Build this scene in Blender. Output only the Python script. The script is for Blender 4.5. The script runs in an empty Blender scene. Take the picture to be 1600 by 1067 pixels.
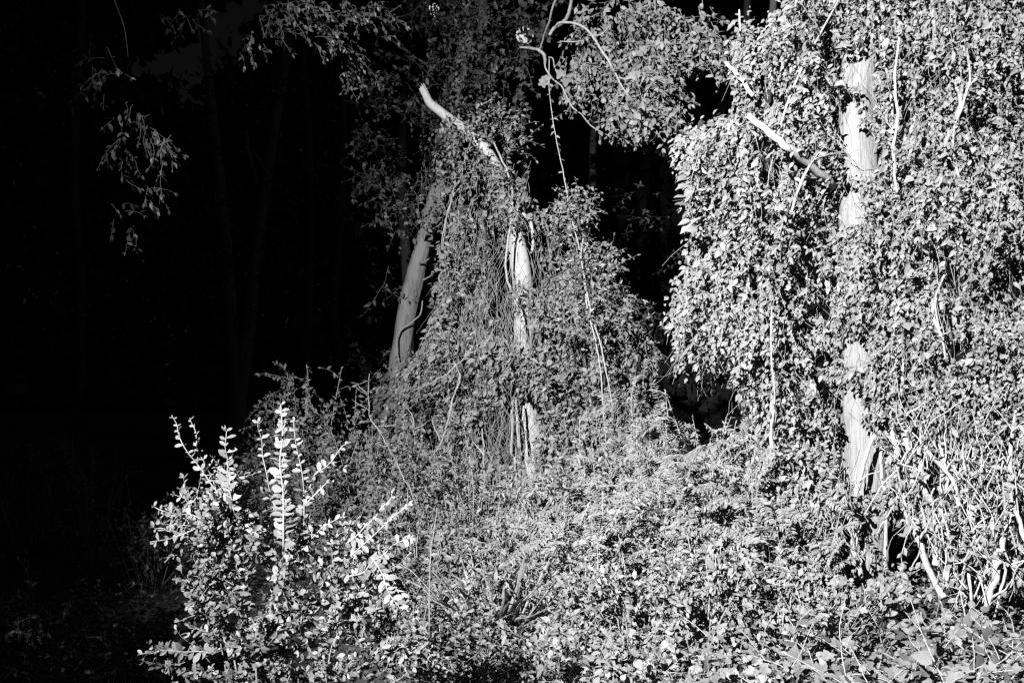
import bpy, math, time
import numpy as np
from mathutils import Vector, Matrix

T0 = time.time()
sc = bpy.context.scene
COL = sc.collection
RNG = np.random.default_rng(20240611)

# ------------------------------------------------------------------ camera
FPX, CX, CY, HORIZON = 1600.0, 800.0, 533.5, 620.0
CAM = np.array((0.0, 0.0, 1.6))
PITCH = math.atan((HORIZON - CY) / FPX)
cam = bpy.data.cameras.new("camera")
cam.sensor_width = 36.0
cam.lens = 36.0
cam.clip_end = 400.0
cam_o = bpy.data.objects.new("camera", cam)
cam_o.location = CAM
cam_o.rotation_euler = (math.pi / 2 + PITCH, 0, 0)
COL.objects.link(cam_o)
sc.camera = cam_o

# ------------------------------------------------------------------ world: night sky
SUN_EL, SUN_AZ = math.radians(35), math.radians(-120)
world = bpy.data.worlds.new("World")
sc.world = world
world.use_nodes = True
wn = world.node_tree
wn.nodes.clear()
sky = wn.nodes.new("ShaderNodeTexSky")
sky.sky_type = 'NISHITA'
sky.sun_disc = False
sky.sun_elevation = SUN_EL
sky.sun_rotation = SUN_AZ
bw = wn.nodes.new("ShaderNodeRGBToBW")
bg = wn.nodes.new("ShaderNodeBackground")
bg.inputs["Strength"].default_value = 0.0016
wo = wn.nodes.new("ShaderNodeOutputWorld")
wn.links.new(sky.outputs[0], bw.inputs[0])
wn.links.new(bw.outputs[0], bg.inputs["Color"])
wn.links.new(bg.outputs[0], wo.inputs["Surface"])

# moonlight, all but nothing
sun = bpy.data.lights.new("moon_sun", 'SUN')
sun.energy = 0.045
sun.angle = math.radians(0.5)
sun_o = bpy.data.objects.new("moon_sun", sun)
sun_o.rotation_euler = (math.pi / 2 - SUN_EL, 0, math.pi + SUN_AZ)
COL.objects.link(sun_o)

# the one lamp of the place: a floodlight behind and left of the viewer
LAMP = Vector((-4.3, -4.0, 6.2))
AIM = Vector((3.8, 8.0, 2.9))
lamp = bpy.data.lights.new("floodlight", 'SPOT')
lamp.energy = 84000.0
lamp.spot_size = math.radians(61)
lamp.spot_blend = 0.95
lamp.shadow_soft_size = 0.035
lamp_o = bpy.data.objects.new("floodlight", lamp)
lamp_o.location = LAMP
lamp_o.rotation_euler = (AIM - LAMP).to_track_quat('-Z', 'Y').to_euler()
COL.objects.link(lamp_o)

vs = sc.view_settings
vs.view_transform = 'Standard'
vs.look = 'None'
vs.exposure = 0.0
vs.gamma = 1.0
vs.use_curve_mapping = False
cy = sc.cycles
cy.use_denoising = False
cy.max_bounces = 4
cy.diffuse_bounces = 3
cy.glossy_bounces = 1
cy.transmission_bounces = 2
cy.filter_width = 1.35

# ------------------------------------------------------------------ maths helpers
def A(*v):
    return np.array(v, dtype=float)

def unit(v):
    v = np.asarray(v, dtype=float)
    n = np.linalg.norm(v, axis=-1, keepdims=True)
    return v / np.maximum(n, 1e-9)

def P(px, py, Y):
    """photo pixel + distance along the view -> point in the place"""
    x = (np.asarray(px, float) - CX) / FPX
    y = (CY - np.asarray(py, float)) / FPX
    dx, dy, dz = x, math.cos(PITCH) - y * math.sin(PITCH), math.sin(PITCH) + y * math.cos(PITCH)
    k = np.asarray(Y, float) / dy
    return np.stack(np.broadcast_arrays(dx * k, dy * k, CAM[2] + dz * k), -1)

def proj(p):
    q = np.asarray(p, float) - CAM
    c, s = math.cos(PITCH), math.sin(PITCH)
    d = q[..., 1] * c + q[..., 2] * s
    u = -q[..., 1] * s + q[..., 2] * c
    d = np.maximum(d, 0.05)
    return CX + FPX * q[..., 0] / d, CY - FPX * u / d, d

def _h(i, j, k, seed):
    n = (i * 374761393 + j * 668265263 + k * 2147483647 + seed * 974711) & 0x7fffffff
    n = ((n ^ (n >> 13)) * 1274126177) & 0x7fffffff
    return ((n ^ (n >> 16)) & 0xffff) / 65535.0

def vnoise(p, seed=0):
    p = np.asarray(p, float)
    f = np.floor(p).astype(np.int64)
    t = p - f
    t = t * t * (3 - 2 * t)
    r = 0
    for a in (0, 1):
        for b in (0, 1):
            for c in (0, 1):
                w = (t[..., 0] if a else 1 - t[..., 0]) * (t[..., 1] if b else 1 - t[..., 1]) * (t[..., 2] if c else 1 - t[..., 2])
                r = r + w * _h(f[..., 0] + a, f[..., 1] + b, f[..., 2] + c, seed)
    return r

def in_poly(px, py, poly):
    r = np.zeros(np.shape(px), bool)
    n = len(poly)
    for i in range(n):
        x0, y0 = poly[i]
        x1, y1 = poly[(i + 1) % n]
        if y0 == y1:
            continue
        c = ((y0 > py) != (y1 > py)) & (px < (x1 - x0) * (py - y0) / (y1 - y0) + x0)
        r ^= c
    return r

def ground_z(x, y):
    x = np.asarray(x, float); y = np.asarray(y, float)
    q = np.stack(np.broadcast_arrays(x * .55, y * .55, 0.0 * x), -1)
    q2 = np.stack(np.broadcast_arrays(x * 2.2, y * 2.2, 0.0 * x + 3), -1)
    return (vnoise(q, 5) - .5) * .16 + (vnoise(q2, 6) - .5) * .05 + np.maximum(y - 10, 0) * .03

# ------------------------------------------------------------------ materials (a black-and-white night)
def new_mat(name):
    m = bpy.data.materials.new(name)
    m.use_nodes = True
    nt = m.node_tree
    b = nt.nodes["Principled BSDF"]
    return m, nt, b

def leaf_mat(name, lo, hi, rough=.5, trans=.18, spec=.35):
    m, nt, b = new_mat(name)
    N, L = nt.nodes.new, nt.links.new
    geo = N("ShaderNodeNewGeometry")
    oi = N("ShaderNodeObjectInfo")
    add = N("ShaderNodeMath"); add.operation = 'ADD'
    fr = N("ShaderNodeMath"); fr.operation = 'FRACT'
    L(geo.outputs["Random Per Island"], add.inputs[0])
    L(oi.outputs["Random"], add.inputs[1])
    L(add.outputs[0], fr.inputs[0])
    tc = N("ShaderNodeTexCoord")
    nz = N("ShaderNodeTexNoise")
    nz.inputs["Scale"].default_value = 70.0
    nz.inputs["Detail"].default_value = 3.0
    L(geo.outputs["Position"], nz.inputs["Vector"])
    mul = N("ShaderNodeMath"); mul.operation = 'MULTIPLY_ADD'
    mul.inputs[1].default_value = .55
    L(nz.outputs[0], mul.inputs[0])
    sc_ = N("ShaderNodeMath"); sc_.operation = 'MULTIPLY'
    sc_.inputs[1].default_value = .62
    L(fr.outputs[0], sc_.inputs[0])
    L(sc_.outputs[0], mul.inputs[2])
    nl = N("ShaderNodeTexNoise")
    nl.inputs["Scale"].default_value = 2.6
    nl.inputs["Detail"].default_value = 2.0
    L(geo.outputs["Position"], nl.inputs["Vector"])
    m3 = N("ShaderNodeMath"); m3.operation = 'MULTIPLY_ADD'
    m3.inputs[1].default_value = .9
    L(nl.outputs[0], m3.inputs[0])
    sub = N("ShaderNodeMath"); sub.operation = 'SUBTRACT'; sub.inputs[1].default_value = .45
    L(mul.outputs[0], m3.inputs[2]); L(m3.outputs[0], sub.inputs[0])
    mul = sub
    ramp = N("ShaderNodeValToRGB")
    e = ramp.color_ramp.elements
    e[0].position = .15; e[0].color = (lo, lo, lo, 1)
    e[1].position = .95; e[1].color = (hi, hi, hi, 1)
    L(mul.outputs[0], ramp.inputs[0])
    L(ramp.outputs[0], b.inputs["Base Color"])
    b.inputs["Roughness"].default_value = rough
    b.inputs["Specular IOR Level"].default_value = spec
    bump = N("ShaderNodeBump")
    bump.inputs["Strength"].default_value = .35
    bump.inputs["Distance"].default_value = .003
    L(nz.outputs[0], bump.inputs["Height"])
    L(bump.outputs[0], b.inputs["Normal"])
    tr = N("ShaderNodeBsdfTranslucent")
    L(ramp.outputs[0], tr.inputs["Color"])
    mx = N("ShaderNodeMixShader")
    mx.inputs[0].default_value = trans
    out = nt.nodes["Material Output"]
    L(b.outputs[0], mx.inputs[1])
    L(tr.outputs[0], mx.inputs[2])
    L(mx.outputs[0], out.inputs["Surface"])
    return m

def bark_mat(name, lo, hi, scale=14, stretch=.16, bump_d=.02):
    m, nt, b = new_mat(name)
    N, L = nt.nodes.new, nt.links.new
    tc = N("ShaderNodeTexCoord")
    mp = N("ShaderNodeMapping")
    mp.inputs["Scale"].default_value = (1, 1, stretch)
    L(tc.outputs["Object"], mp.inputs["Vector"])
    n1 = N("ShaderNodeTexNoise"); n1.inputs["Scale"].default_value = scale
    n1.inputs["Detail"].default_value = 8; n1.inputs["Roughness"].default_value = .68
    L(mp.outputs[0], n1.inputs["Vector"])
    n2 = N("ShaderNodeTexNoise"); n2.inputs["Scale"].default_value = scale * 4
    n2.inputs["Detail"].default_value = 4
    L(mp.outputs[0], n2.inputs["Vector"])
    n3 = N("ShaderNodeTexNoise"); n3.inputs["Scale"].default_value = 5
    n3.inputs["Detail"].default_value = 3
    L(tc.outputs["Object"], n3.inputs["Vector"])
    mx = N("ShaderNodeMath"); mx.operation = 'MULTIPLY_ADD'; mx.inputs[1].default_value = .45
    L(n2.outputs[0], mx.inputs[0])
    L(n1.outputs[0], mx.inputs[2])
    mx2 = N("ShaderNodeMath"); mx2.operation = 'MULTIPLY_ADD'; mx2.inputs[1].default_value = .5
    L(n3.outputs[0], mx2.inputs[0])
    L(mx.outputs[0], mx2.inputs[2])
    ramp = N("ShaderNodeValToRGB")
    e = ramp.color_ramp.elements
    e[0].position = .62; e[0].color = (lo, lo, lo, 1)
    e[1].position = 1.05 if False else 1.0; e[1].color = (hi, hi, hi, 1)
    L(mx2.outputs[0], ramp.inputs[0])
    L(ramp.outputs[0], b.inputs["Base Color"])
    b.inputs["Roughness"].default_value = .85
    b.inputs["Specular IOR Level"].default_value = .15
    bp = N("ShaderNodeBump"); bp.inputs["Strength"].default_value = .6
    bp.inputs["Distance"].default_value = bump_d
    L(mx.outputs[0], bp.inputs["Height"])
    L(bp.outputs[0], b.inputs["Normal"])
    return m

M = {
    'vine': leaf_mat('vine_leaf', .06, .115, .6, .2, .18),
    'snag': leaf_mat('snag_vine_leaf', .055, .11, .6, .2, .18),
    'privet': leaf_mat('privet_leaf', .05, .085, .5, .15, .25),
    'shrub': leaf_mat('undergrowth_leaf', .06, .115, .6, .2, .18),
    'crown': leaf_mat('crown_leaf', .05, .09, .6, .2, .18),
    'broad': leaf_mat('broad_leaf', .045, .09, .55, .25, .2),
    'dark': leaf_mat('dimmed_leaf', .03, .06),  # leaf colour lowered for plants meant to sit outside the beam
    'far': leaf_mat('dimmed_night_leaf', .03, .045, .7, .05, .1),  # shade put into the colour: lower-left ground leaves and wood read as unlit
    'grass': leaf_mat('grass_blade', .07, .15, .5),
    'litter': leaf_mat('litter_leaf', .03, .10, .8, .0, .1),
    'bark_pale': bark_mat('pale_bark', .04, .10, 20, .10, .03),
    'bark': bark_mat('furrowed_bark', .03, .11, 22, .09, .03),
    'bark_dark': bark_mat('dimmed_bark', .012, .045, 14, .14, .03),  # bark colour lowered to sink trunks and branches into the night
    'deadwood': bark_mat('bare_dead_wood', .075, .18, 30, .08, .006),
    'liana': bark_mat('liana_bark', .06, .15, 55, .12, .012),
    'twig': bark_mat('twig_bark', .06, .13, 60, .3, .002),
}

def soil_mat():
    m, nt, b = new_mat('dark_soil')
    N, L = nt.nodes.new, nt.links.new
    tc = N("ShaderNodeTexCoord")
    n1 = N("ShaderNodeTexNoise"); n1.inputs["Scale"].default_value = 9; n1.inputs["Detail"].default_value = 9
    n1.inputs["Roughness"].default_value = .7
    L(tc.outputs["Object"], n1.inputs["Vector"])
    r = N("ShaderNodeValToRGB")
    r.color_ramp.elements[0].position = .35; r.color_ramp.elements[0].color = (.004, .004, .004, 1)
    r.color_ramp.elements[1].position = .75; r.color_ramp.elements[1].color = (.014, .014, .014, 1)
    L(n1.outputs[0], r.inputs[0]); L(r.outputs[0], b.inputs["Base Color"])
    b.inputs["Roughness"].default_value = .95
    bp = N("ShaderNodeBump"); bp.inputs["Strength"].default_value = .8; bp.inputs["Distance"].default_value = .03
    L(n1.outputs[0], bp.inputs["Height"]); L(bp.outputs[0], b.inputs["Normal"])
    return m
M['soil'] = soil_mat()

# ------------------------------------------------------------------ leaf shapes (x width, y length, z up), unit length
def fold_leaf(stations, fold, droop, curl=0.0):
    """stations: (y, halfwidth); first and last are points"""
    v = [(0, stations[0][0], 0)]
    f = []
    prev = None
    for (y, w) in stations[1:-1]:
        z = -droop * y * y
        i = len(v)
        v += [(-w, y, z + fold * w), (curl * y, y, z), (w, y, z + fold * w)]
        if prev is None:
            f += [(0, i + 1, i), (0, i + 2, i + 1)]
        else:
            f += [(prev, prev + 1, i + 1, i), (prev + 1, prev + 2, i + 2, i + 1)]
        prev = i
    y = stations[-1][0]
    v.append((curl * y, y, -droop * y * y * 1.1))
    t = len(v) - 1
    f += [(prev, prev + 1, t), (prev + 1, prev + 2, t)]
    return np.array(v, float), f

def lobed_leaf(radii, fold, droop, start=-1.25 * math.pi / 2 - .25):
    """palmate outline around a centre, petiole at y=0"""
    n = len(radii)
    cyy = .38
    v = [(0, cyy, 0)]
    for i, r in enumerate(radii):
        a = -math.pi / 2 + 2 * math.pi * (i / n)
        x, y = r * math.cos(a), cyy + r * math.sin(a)
        v.append((x, y, fold * abs(x) - droop * y * y * (1 if y > 0 else .3)))
    f = [(0, 1 + i, 1 + (i + 1) % n) for i in range(n)]
    return np.array(v, float), f

LEAF = {
    'ovate': [fold_leaf([(0, 0), (.22, .20), (.52, .245), (.8, .12), (1, 0)], f_, d_, c_) for f_, d_, c_ in ((.25, .12, 0), (.5, .3, .06), (.05, .2, -.08))],
    'oval': [fold_leaf([(0, 0), (.25, .18), (.6, .27), (.88, .15), (1, 0)], f_, d_, 0) for f_, d_ in ((.2, .05), (.45, .15), (.0, .2))],
    'lance': [fold_leaf([(0, 0), (.35, .16), (.7, .11), (1, 0)], f_, d_, c_) for f_, d_, c_ in ((.3, .1, 0), (.1, .35, .05), (.5, .2, -.05))],
    'heart': [fold_leaf([(.06, 0), (.02, .22), (.22, .40), (.5, .36), (.8, .14), (1, 0)], f_, d_, c_) for f_, d_, c_ in ((.12, .12, 0), (.35, .25, .03), (-.1, .2, 0))],
    'lobed': [lobed_leaf([.30, .40, .44, .30, .52, .50, .34, .50, .62, .50, .34, .50, .52, .30, .44, .40], f_, d_) for f_, d_ in ((.1, .1), (.35, .25), (-.1, .2))],
    'scrap': [fold_leaf([(0, 0), (.5, .33), (1, 0)], f_, d_, 0) for f_, d_ in ((.3, .2), (.0, .1), (-.3, .3))],
    'blade': [fold_leaf([(0, 0), (.1, .012), (.45, .014), (.75, .010), (1, 0)], .4, d_, c_) for d_, c_ in ((.15, .05), (.45, -.05), (.75, .02))],
}
KINDS = list(LEAF)
LEAF_TRI = {k: [(v, np.array([t for fc in f for t in ((fc[0], fc[1], fc[2]),) + (((fc[0], fc[2], fc[3]),) if len(fc) == 4 else ())])) for v, f in LEAF[k]] for k in KINDS}
LEAF_MESH = {}

def leaf_mesh(kind, var, mat):
    key = (kind, var, mat)
    if key not in LEAF_MESH:
        v, f = LEAF_TRI[kind][var]
        me = bpy.data.meshes.new("leaf")
        me.from_pydata([tuple(a) for a in v], [], [tuple(int(i) for i in a) for a in f])
        me.materials.append(M[mat])
        me.shade_smooth()
        LEAF_MESH[key] = me
    return LEAF_MESH[key]

def mesh_np(name, verts, tris, mat, smooth=True):
    me = bpy.data.meshes.new(name)
    nv, nt_ = len(verts), len(tris)
    me.vertices.add(nv)
    me.vertices.foreach_set("co", np.ascontiguousarray(verts, np.float32).ravel())
    me.loops.add(nt_ * 3)
    me.loops.foreach_set("vertex_index", np.ascontiguousarray(tris, np.int32).ravel())
    me.polygons.add(nt_)
    me.polygons.foreach_set("loop_start", np.arange(0, nt_ * 3, 3, dtype=np.int32))
    me.polygons.foreach_set("use_smooth", np.full(nt_, smooth))
    me.materials.append(M[mat] if isinstance(mat, str) else mat)
    me.update(calc_edges=True)
    return me

# ------------------------------------------------------------------ tubes
def catmull(pts, n):
    pts = np.asarray(pts, float)
    k = len(pts)
    t = np.linspace(0, k - 1, n)
    i = np.clip(np.floor(t).astype(int), 0, k - 2)
    u = (t - i)[:, None]
    g = lambda j: pts[np.clip(j, 0, k - 1)]
    p0, p1, p2, p3 = g(i - 1), g(i), g(i + 1), g(i + 2)
    return .5 * ((2 * p1) + (-p0 + p2) * u + (2 * p0 - 5 * p1 + 4 * p2 - p3) * u ** 2 + (-p0 + 3 * p1 - 3 * p2 + p3) * u ** 3)

def tube(pts, radii, sides=6, rough=None, seed=0, cap=True):
    pts = np.asarray(pts, float)
    radii = np.broadcast_to(np.asarray(radii, float), (len(pts),))
    n = len(pts)
    tan = unit(np.gradient(pts, axis=0))
    ref = A(0.31, -0.9, 0.2) if abs(tan[0][2]) > .6 else A(0.05, 0.1, 1)
    s = unit(np.cross(tan, ref))
    b = np.cross(tan, s)
    ang = np.linspace(0, 2 * math.pi, sides, endpoint=False)
    R = radii[:, None] * np.ones((1, sides))
    if rough:
        ln = np.concatenate([[0], np.cumsum(np.linalg.norm(np.diff(pts, axis=0), axis=1))])
        ca, sa = np.cos(ang), np.sin(ang)
        for amp, fa, fl, sd in rough:
            q = np.stack([np.broadcast_to(ca * fa, R.shape), np.broadcast_to(sa * fa, R.shape), np.broadcast_to((ln * fl)[:, None], R.shape)], -1)
            R = R * (1 + amp * (vnoise(q + 17.3 * (seed + sd), sd) - .5) * 2)
    V = pts[:, None, :] + R[..., None] * (np.cos(ang)[None, :, None] * s[:, None, :] + np.sin(ang)[None, :, None] * b[:, None, :])
    V = V.reshape(-1, 3)
    i = np.arange(n - 1)[:, None] * sides
    j = np.arange(sides)[None, :]
    jn = (j + 1) % sides
    a0, a1, b0, b1 = (i + j), (i + jn), (i + sides + j), (i + sides + jn)
    F = np.concatenate([np.stack([a0, b0, b1], -1).reshape(-1, 3), np.stack([a0, b1, a1], -1).reshape(-1, 3)])
    if cap:
        V = np.vstack([V, pts[0], pts[-1]])
        c0, c1 = len(V) - 2, len(V) - 1
        jj = np.arange(sides); jm = (jj + 1) % sides
        e = (n - 1) * sides
        F = np.vstack([F, np.stack([jj * 0 + c0, jj, jm], -1), np.stack([jj * 0 + c1, e + jm, e + jj], -1)])
    return V, F

# ------------------------------------------------------------------ plants: an Empty with stems, leaves and foliage under it
PLANTS = []

class Plant:
    def __init__(self, name, label, cat, base, group=None, mat='shrub', twig='twig', cap=300, foliage_name='foliage'):
        self.name, self.label, self.cat, self.group = name, label, cat, group
        self.base = np.asarray(base, float)
        self.mat, self.twig_mat, self.cap = mat, twig, cap
        self.foliage_name = foliage_name
        self.parts = []          # (name, verts, tris, mat, kind)
        self.tw = []             # thin twigs, joined
        self.lv = []             # dicts of leaf arrays
        PLANTS.append(self)

    def part(self, name, pts, radii, mat=None, sides=8, rough=None, n=None, seed=0, under=None, wiggle=1.2):
        pts = np.asarray(pts, float)
        if n:
            rr = np.interp(np.linspace(0, len(pts) - 1, n), np.arange(len(pts)), np.broadcast_to(radii, (len(pts),)))
            pts, radii = catmull(pts, n), rr
            ln = np.concatenate([[0], np.cumsum(np.linalg.norm(np.diff(pts, axis=0), axis=1))])
            q = np.stack([ln * 9, ln * 0 + 7.7 * len(self.parts), ln * 0 + seed], -1)
            wob = np.stack([vnoise(q, 91 + k) + .5 * vnoise(q * 2.7, 95 + k) - .75 for k in range(3)], -1)
            pts = pts + wob * (np.minimum(rr, .03) * wiggle)[:, None]
        v, f = tube(pts, radii, sides, rough, seed)
        self.parts.append((name, v, f, mat or self.twig_mat, under))
        return len(self.parts) - 1

    def twig(self, pts, r0, r1=None, sides=4):
        pts = np.asarray(pts, float)
        self.tw.append(tube(pts, np.linspace(r0, r1 if r1 is not None else r0 * .5, len(pts)), sides, cap=False))

    def leaves(self, pos, tip, nrm, size, kind, mat=None, keep=None):
        pos = np.atleast_2d(pos)
        n = len(pos)
        if n == 0:
            return
        tip = unit(np.broadcast_to(tip, (n, 3)))
        nrm = np.broadcast_to(nrm, (n, 3))
        nrm = nrm - (nrm * tip).sum(-1, keepdims=True) * tip
        nrm = unit(nrm)
        size = np.broadcast_to(size, (n,)).astype(float)
        var = RNG.integers(0, len(LEAF[kind]), n)
        self.lv.append(dict(pos=pos, tip=tip, nrm=nrm, size=size, kind=kind, var=var, mat=mat or self.mat))

def rnd(n, s=1.0):
    return RNG.normal(0, s, (n, 3))

def leaves_along(pl, pts, spacing, size, kind, opp=False, plane=None, out=.9, up=.35, jit=.35, nup=.8, nout=None, mat=None, start=.1, tipleaf=True, droop=0.0, sizevar=.25):
    """leaves on both sides of a twig; plane = vector the leaf pairs spread in (None: turning)"""
    pts = np.asarray(pts, float)
    seg = np.linalg.norm(np.diff(pts, axis=0), axis=1)
    ln = np.concatenate([[0], np.cumsum(seg)])
    L = ln[-1]
    if L < spacing:
        return
    s = np.arange(start * L, L, spacing)
    if len(s) == 0:
        return
    if opp:
        s = np.repeat(s, 2)
    m = len(s)
    s = np.clip(s + RNG.normal(0, spacing * .12, m), 0, L)
    pos = np.stack([np.interp(s, ln, pts[:, i]) for i in range(3)], -1)
    tan = unit(np.gradient(pts, axis=0))
    tg = unit(np.stack([np.interp(s, ln, tan[:, i]) for i in range(3)], -1))
    side = np.where(np.arange(m) % 2 == 0, 1.0, -1.0)[:, None]
    if plane is None:
        ang = np.arange(m) // (2 if opp else 1) * 1.3 + RNG.uniform(0, 6)
        ref = unit(np.cross(tg, A(.2, .3, .93)))
        ref2 = np.cross(tg, ref)
        lat = np.cos(ang)[:, None] * ref + .75 * np.sin(ang)[:, None] * ref2
    else:
        lat = unit(np.broadcast_to(plane, (m, 3)) - (tg * plane).sum(-1, keepdims=True) * tg)
    tip = unit(lat * side * out + tg * up + rnd(m, jit) + A(0, 0, -droop))
    nr = A(0, 0, nup) + (np.asarray(nout) if nout is not None else A(-.25, -.55, 0)) + rnd(m, jit * 1.1)
    env = 1 - .45 * (s / L) ** 3
    sz = size * env * (1 + RNG.uniform(-sizevar, sizevar, m))
    pl.leaves(pos, tip, nr, sz, kind, mat)
    if tipleaf:
        pl.leaves(pos[-1:], tg[-1:] + rnd(1, .2), nr[-1:], sz[-1:], kind, mat)

def grow(start, d, length, n=6, wander=.25, grav=0.0):
    st = length / n
    d = unit(d)
    p = np.asarray(start, float)
    out = [p]
    for i in range(n):
        d = unit(d + RNG.normal(0, wander, 3) + A(0, 0, -grav))
        p = p + d * st
        out.append(p)
    return np.array(out)

def blob(pl, c, rad, n, length, origin, spacing, size, kind, opp=False, twr=.002, surf=.5, outw=.8, grav=.05, wander=.2, nseg=5, clip=None, **kw):
    """n leafy twigs filling an ellipsoid, growing away from origin"""
    c = np.asarray(c, float); rad = np.asarray(rad, float)
    origin = np.asarray(origin, float)
    for _ in range(n):
        u = unit(RNG.normal(0, 1, 3)) * RNG.uniform(0, 1) ** (1 / (3 + 3 * surf))
        p = c + u * rad
        o = unit(p - origin)
        d = o * outw + unit(u) * .35 + RNG.normal(0, .35, 3)
        L = length * RNG.uniform(.6, 1.3)
        tw = grow(p - unit(d) * L * .5, d, L, nseg, wander, grav)
        if clip is not None and not clip(tw[len(tw) // 2]):
            continue
        pl.twig(tw, twr, twr * .4, 3)
        leaves_along(pl, tw, spacing, size, kind, opp, **kw)

def curtain(pl, poly, depth, thick, n, length, spacing, size, kind='ovate', hole=.0, hole_scale=2.2, seed=1, keepout=(), out=A(-.3, -.8, 0), tipv=A(-.35, 0, -.7), jit=.45, nup=.45, twr=.0016, edge=18, mat=None, side_amt=.7, density=None, trunk_y=7.75, relief=.6):
    """hanging leafy strands inside an outline, at a depth surface with thickness"""
    xs = [p[0] for p in poly]; ys = [p[1] for p in poly]
    K = 14
    px = RNG.uniform(min(xs) - 10, max(xs) + 10, n * 3)
    py = RNG.uniform(min(ys) - 60, max(ys) + 10, n * 3)
    k = in_poly(px, py + 25, poly) | in_poly(px, py + 60, poly)
    if density is not None:
        k &= RNG.uniform(0, 1, n * 3) < density(px, py)
    px, py = px[k][:n], py[k][:n]
    n = len(px)
    dp = depth(px, py) + RNG.uniform(0, 1, n) ** 1.3 * thick
    p0 = P(px, py, dp)
    bump = (vnoise(p0 * 2.3, seed + 50) - .5) * relief
    p0[:, 1] -= bump
    L = length * RNG.uniform(.5, 1.4, n)
    st = L / K
    d = np.concatenate([rnd(n, .35)[:, :2], np.full((n, 1), -1.0)], 1) + A(0, -.12, 0)
    pos = [p0]
    for i in range(K):
        d = unit(d + rnd(n, .22) + A(0, 0, -.12))
        pos.append(pos[-1] + d * st[:, None])
    pos = np.stack(pos, 1)                      # n, K+1, 3
    # leaves
    per = max(1, int(round(length / spacing)))
    t = RNG.uniform(0, K - .01, (n, per))
    i = np.floor(t).astype(int)
    u = (t - i)[..., None]
    ar = np.arange(n)[:, None]
    lp = pos[ar, i] * (1 - u) + pos[ar, i + 1] * u
    lp = lp.reshape(-1, 3)
    m = len(lp)
    x, y, dd = proj(lp)
    je = RNG.normal(0, edge * .45, (2, m))
    ok = in_poly(x + je[0], y + je[1], poly)
    if hole > 0:
        q = lp * hole_scale
        nz = .65 * vnoise(q * A(1, .6, .8), seed) + .35 * vnoise(q * 2.4, seed + 1)
        ok &= nz > hole
    # leaves that would shade the bare stretches of the trunk did not grow either
    LP = np.array(LAMP)
    tq = LP + (lp - LP) * ((trunk_y - LP[1]) / np.maximum(lp[:, 1] - LP[1], .1))[:, None]
    sx_, sy_, _ = proj(tq)
    for (kx, ky, krx, kry, kd) in keepout:
        ok &= ~((((sx_ - kx) / (krx * .85)) ** 2 + ((sy_ - ky) / (kry * .85)) ** 2 < 1) & (lp[:, 1] < trunk_y))
    for (kx, ky, krx, kry, kd) in keepout:
        ok &= ~((((x - kx) / krx) ** 2 + ((y - ky) / kry) ** 2 < 1) & (dd < kd))
    lp = lp[ok]
    m = len(lp)
    sx = RNG.choice([-1, 1], m)[:, None] * side_amt * RNG.uniform(.3, 1, (m, 1))
    tip = tipv + out * .55 + sx * A(1, .15, .15) + rnd(m, jit)
    nr = out + A(0, 0, nup) + rnd(m, jit * 1.25)
    sz = size * np.clip(RNG.lognormal(-.05, .33, m), .4, 2.0)
    hk = RNG.uniform(0, 1, m) < .08
    pl.leaves(lp[hk], tip[hk], nr[hk], sz[hk] * 1.1, 'heart', mat)
    pl.leaves(lp[~hk], tip[~hk], nr[~hk], sz[~hk], kind, mat)
    # strands
    mx, my, md = proj(pos[:, K // 2])
    s0x, s0y, _ = proj(pos[:, 0])
    keep = in_poly(mx, my, poly) & in_poly(s0x, s0y - 8, poly) & (RNG.uniform(0, 1, n) < .6)
    for (kx, ky, krx, kry, kd) in keepout:
        keep &= ~((((mx - kx) / krx) ** 2 + ((my - ky) / kry) ** 2 < 1) & (md < kd))
    for s in np.nonzero(keep)[0]:
        pl.twig(pos[s][::2], twr * RNG.uniform(.7, 1.8), twr * .5, 3)

def path(pl, name, pts, radii, mat, n=24, sides=7, rough=((.18, 2, 9, 1),), seed=0):
    pl.part(name, pts, radii, mat, sides, rough, n, seed)

def PL(*pts):
    return np.array([P(*p) for p in pts])

# ================================================================== GROUND
def make_ground():
    xs = np.concatenate([np.linspace(-90, -12, 14)[:-1], np.linspace(-12, 12, 121), np.linspace(12, 90, 14)[1:]])
    ys = np.concatenate([np.linspace(-20, 2, 12)[:-1], np.linspace(2, 20, 101), np.linspace(20, 140, 25)[1:]])
    X, Y = np.meshgrid(xs, ys)
    Z = ground_z(X, Y)
    v = np.stack([X, Y, Z], -1).reshape(-1, 3)
    nx, ny = len(xs), len(ys)
    i = (np.arange(ny - 1)[:, None] * nx + np.arange(nx - 1)[None]).ravel()
    f = np.concatenate([np.stack([i, i + 1, i + nx + 1], -1), np.stack([i, i + nx + 1, i + nx], -1)])
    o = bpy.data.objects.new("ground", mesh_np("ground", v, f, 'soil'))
    o["kind"] = "structure"
    COL.objects.link(o)
make_ground()

def gp(px, Y, dz=0.0):
    x = (px - CX) / FPX * Y
    return A(x, Y, float(ground_z(x, Y)) + dz)

BARK = ((.10, 1.2, 1.6, 1), (.05, 5, 2.5, 2), (.035, 11, 5, 3))

def tree(name, label, pts, widths, mat, n=70, sides=40, group=None, crown='dark', rough=BARK, seed=0):
    """pts: (px, py, depth); widths in photo pixels; extended into the ground"""
    w = PL(*pts)
    r = np.array([b / 2 * p[2] / FPX for p, b in zip(pts, widths)])
    base = w[0].copy()
    g = float(ground_z(base[0], base[1]))
    if base[2] > g:
        foot = A(base[0], base[1], g - .12)
        w = np.vstack([foot, w]); r = np.concatenate([[r[0] * 1.45], r])
    pl = Plant(name, label, 'tree', (base[0], base[1], g), group, crown, 'twig', foliage_name='crown')
    pl.part('trunk', w, r, mat, sides, rough, n, seed, wiggle=.35)
    return pl

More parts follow.
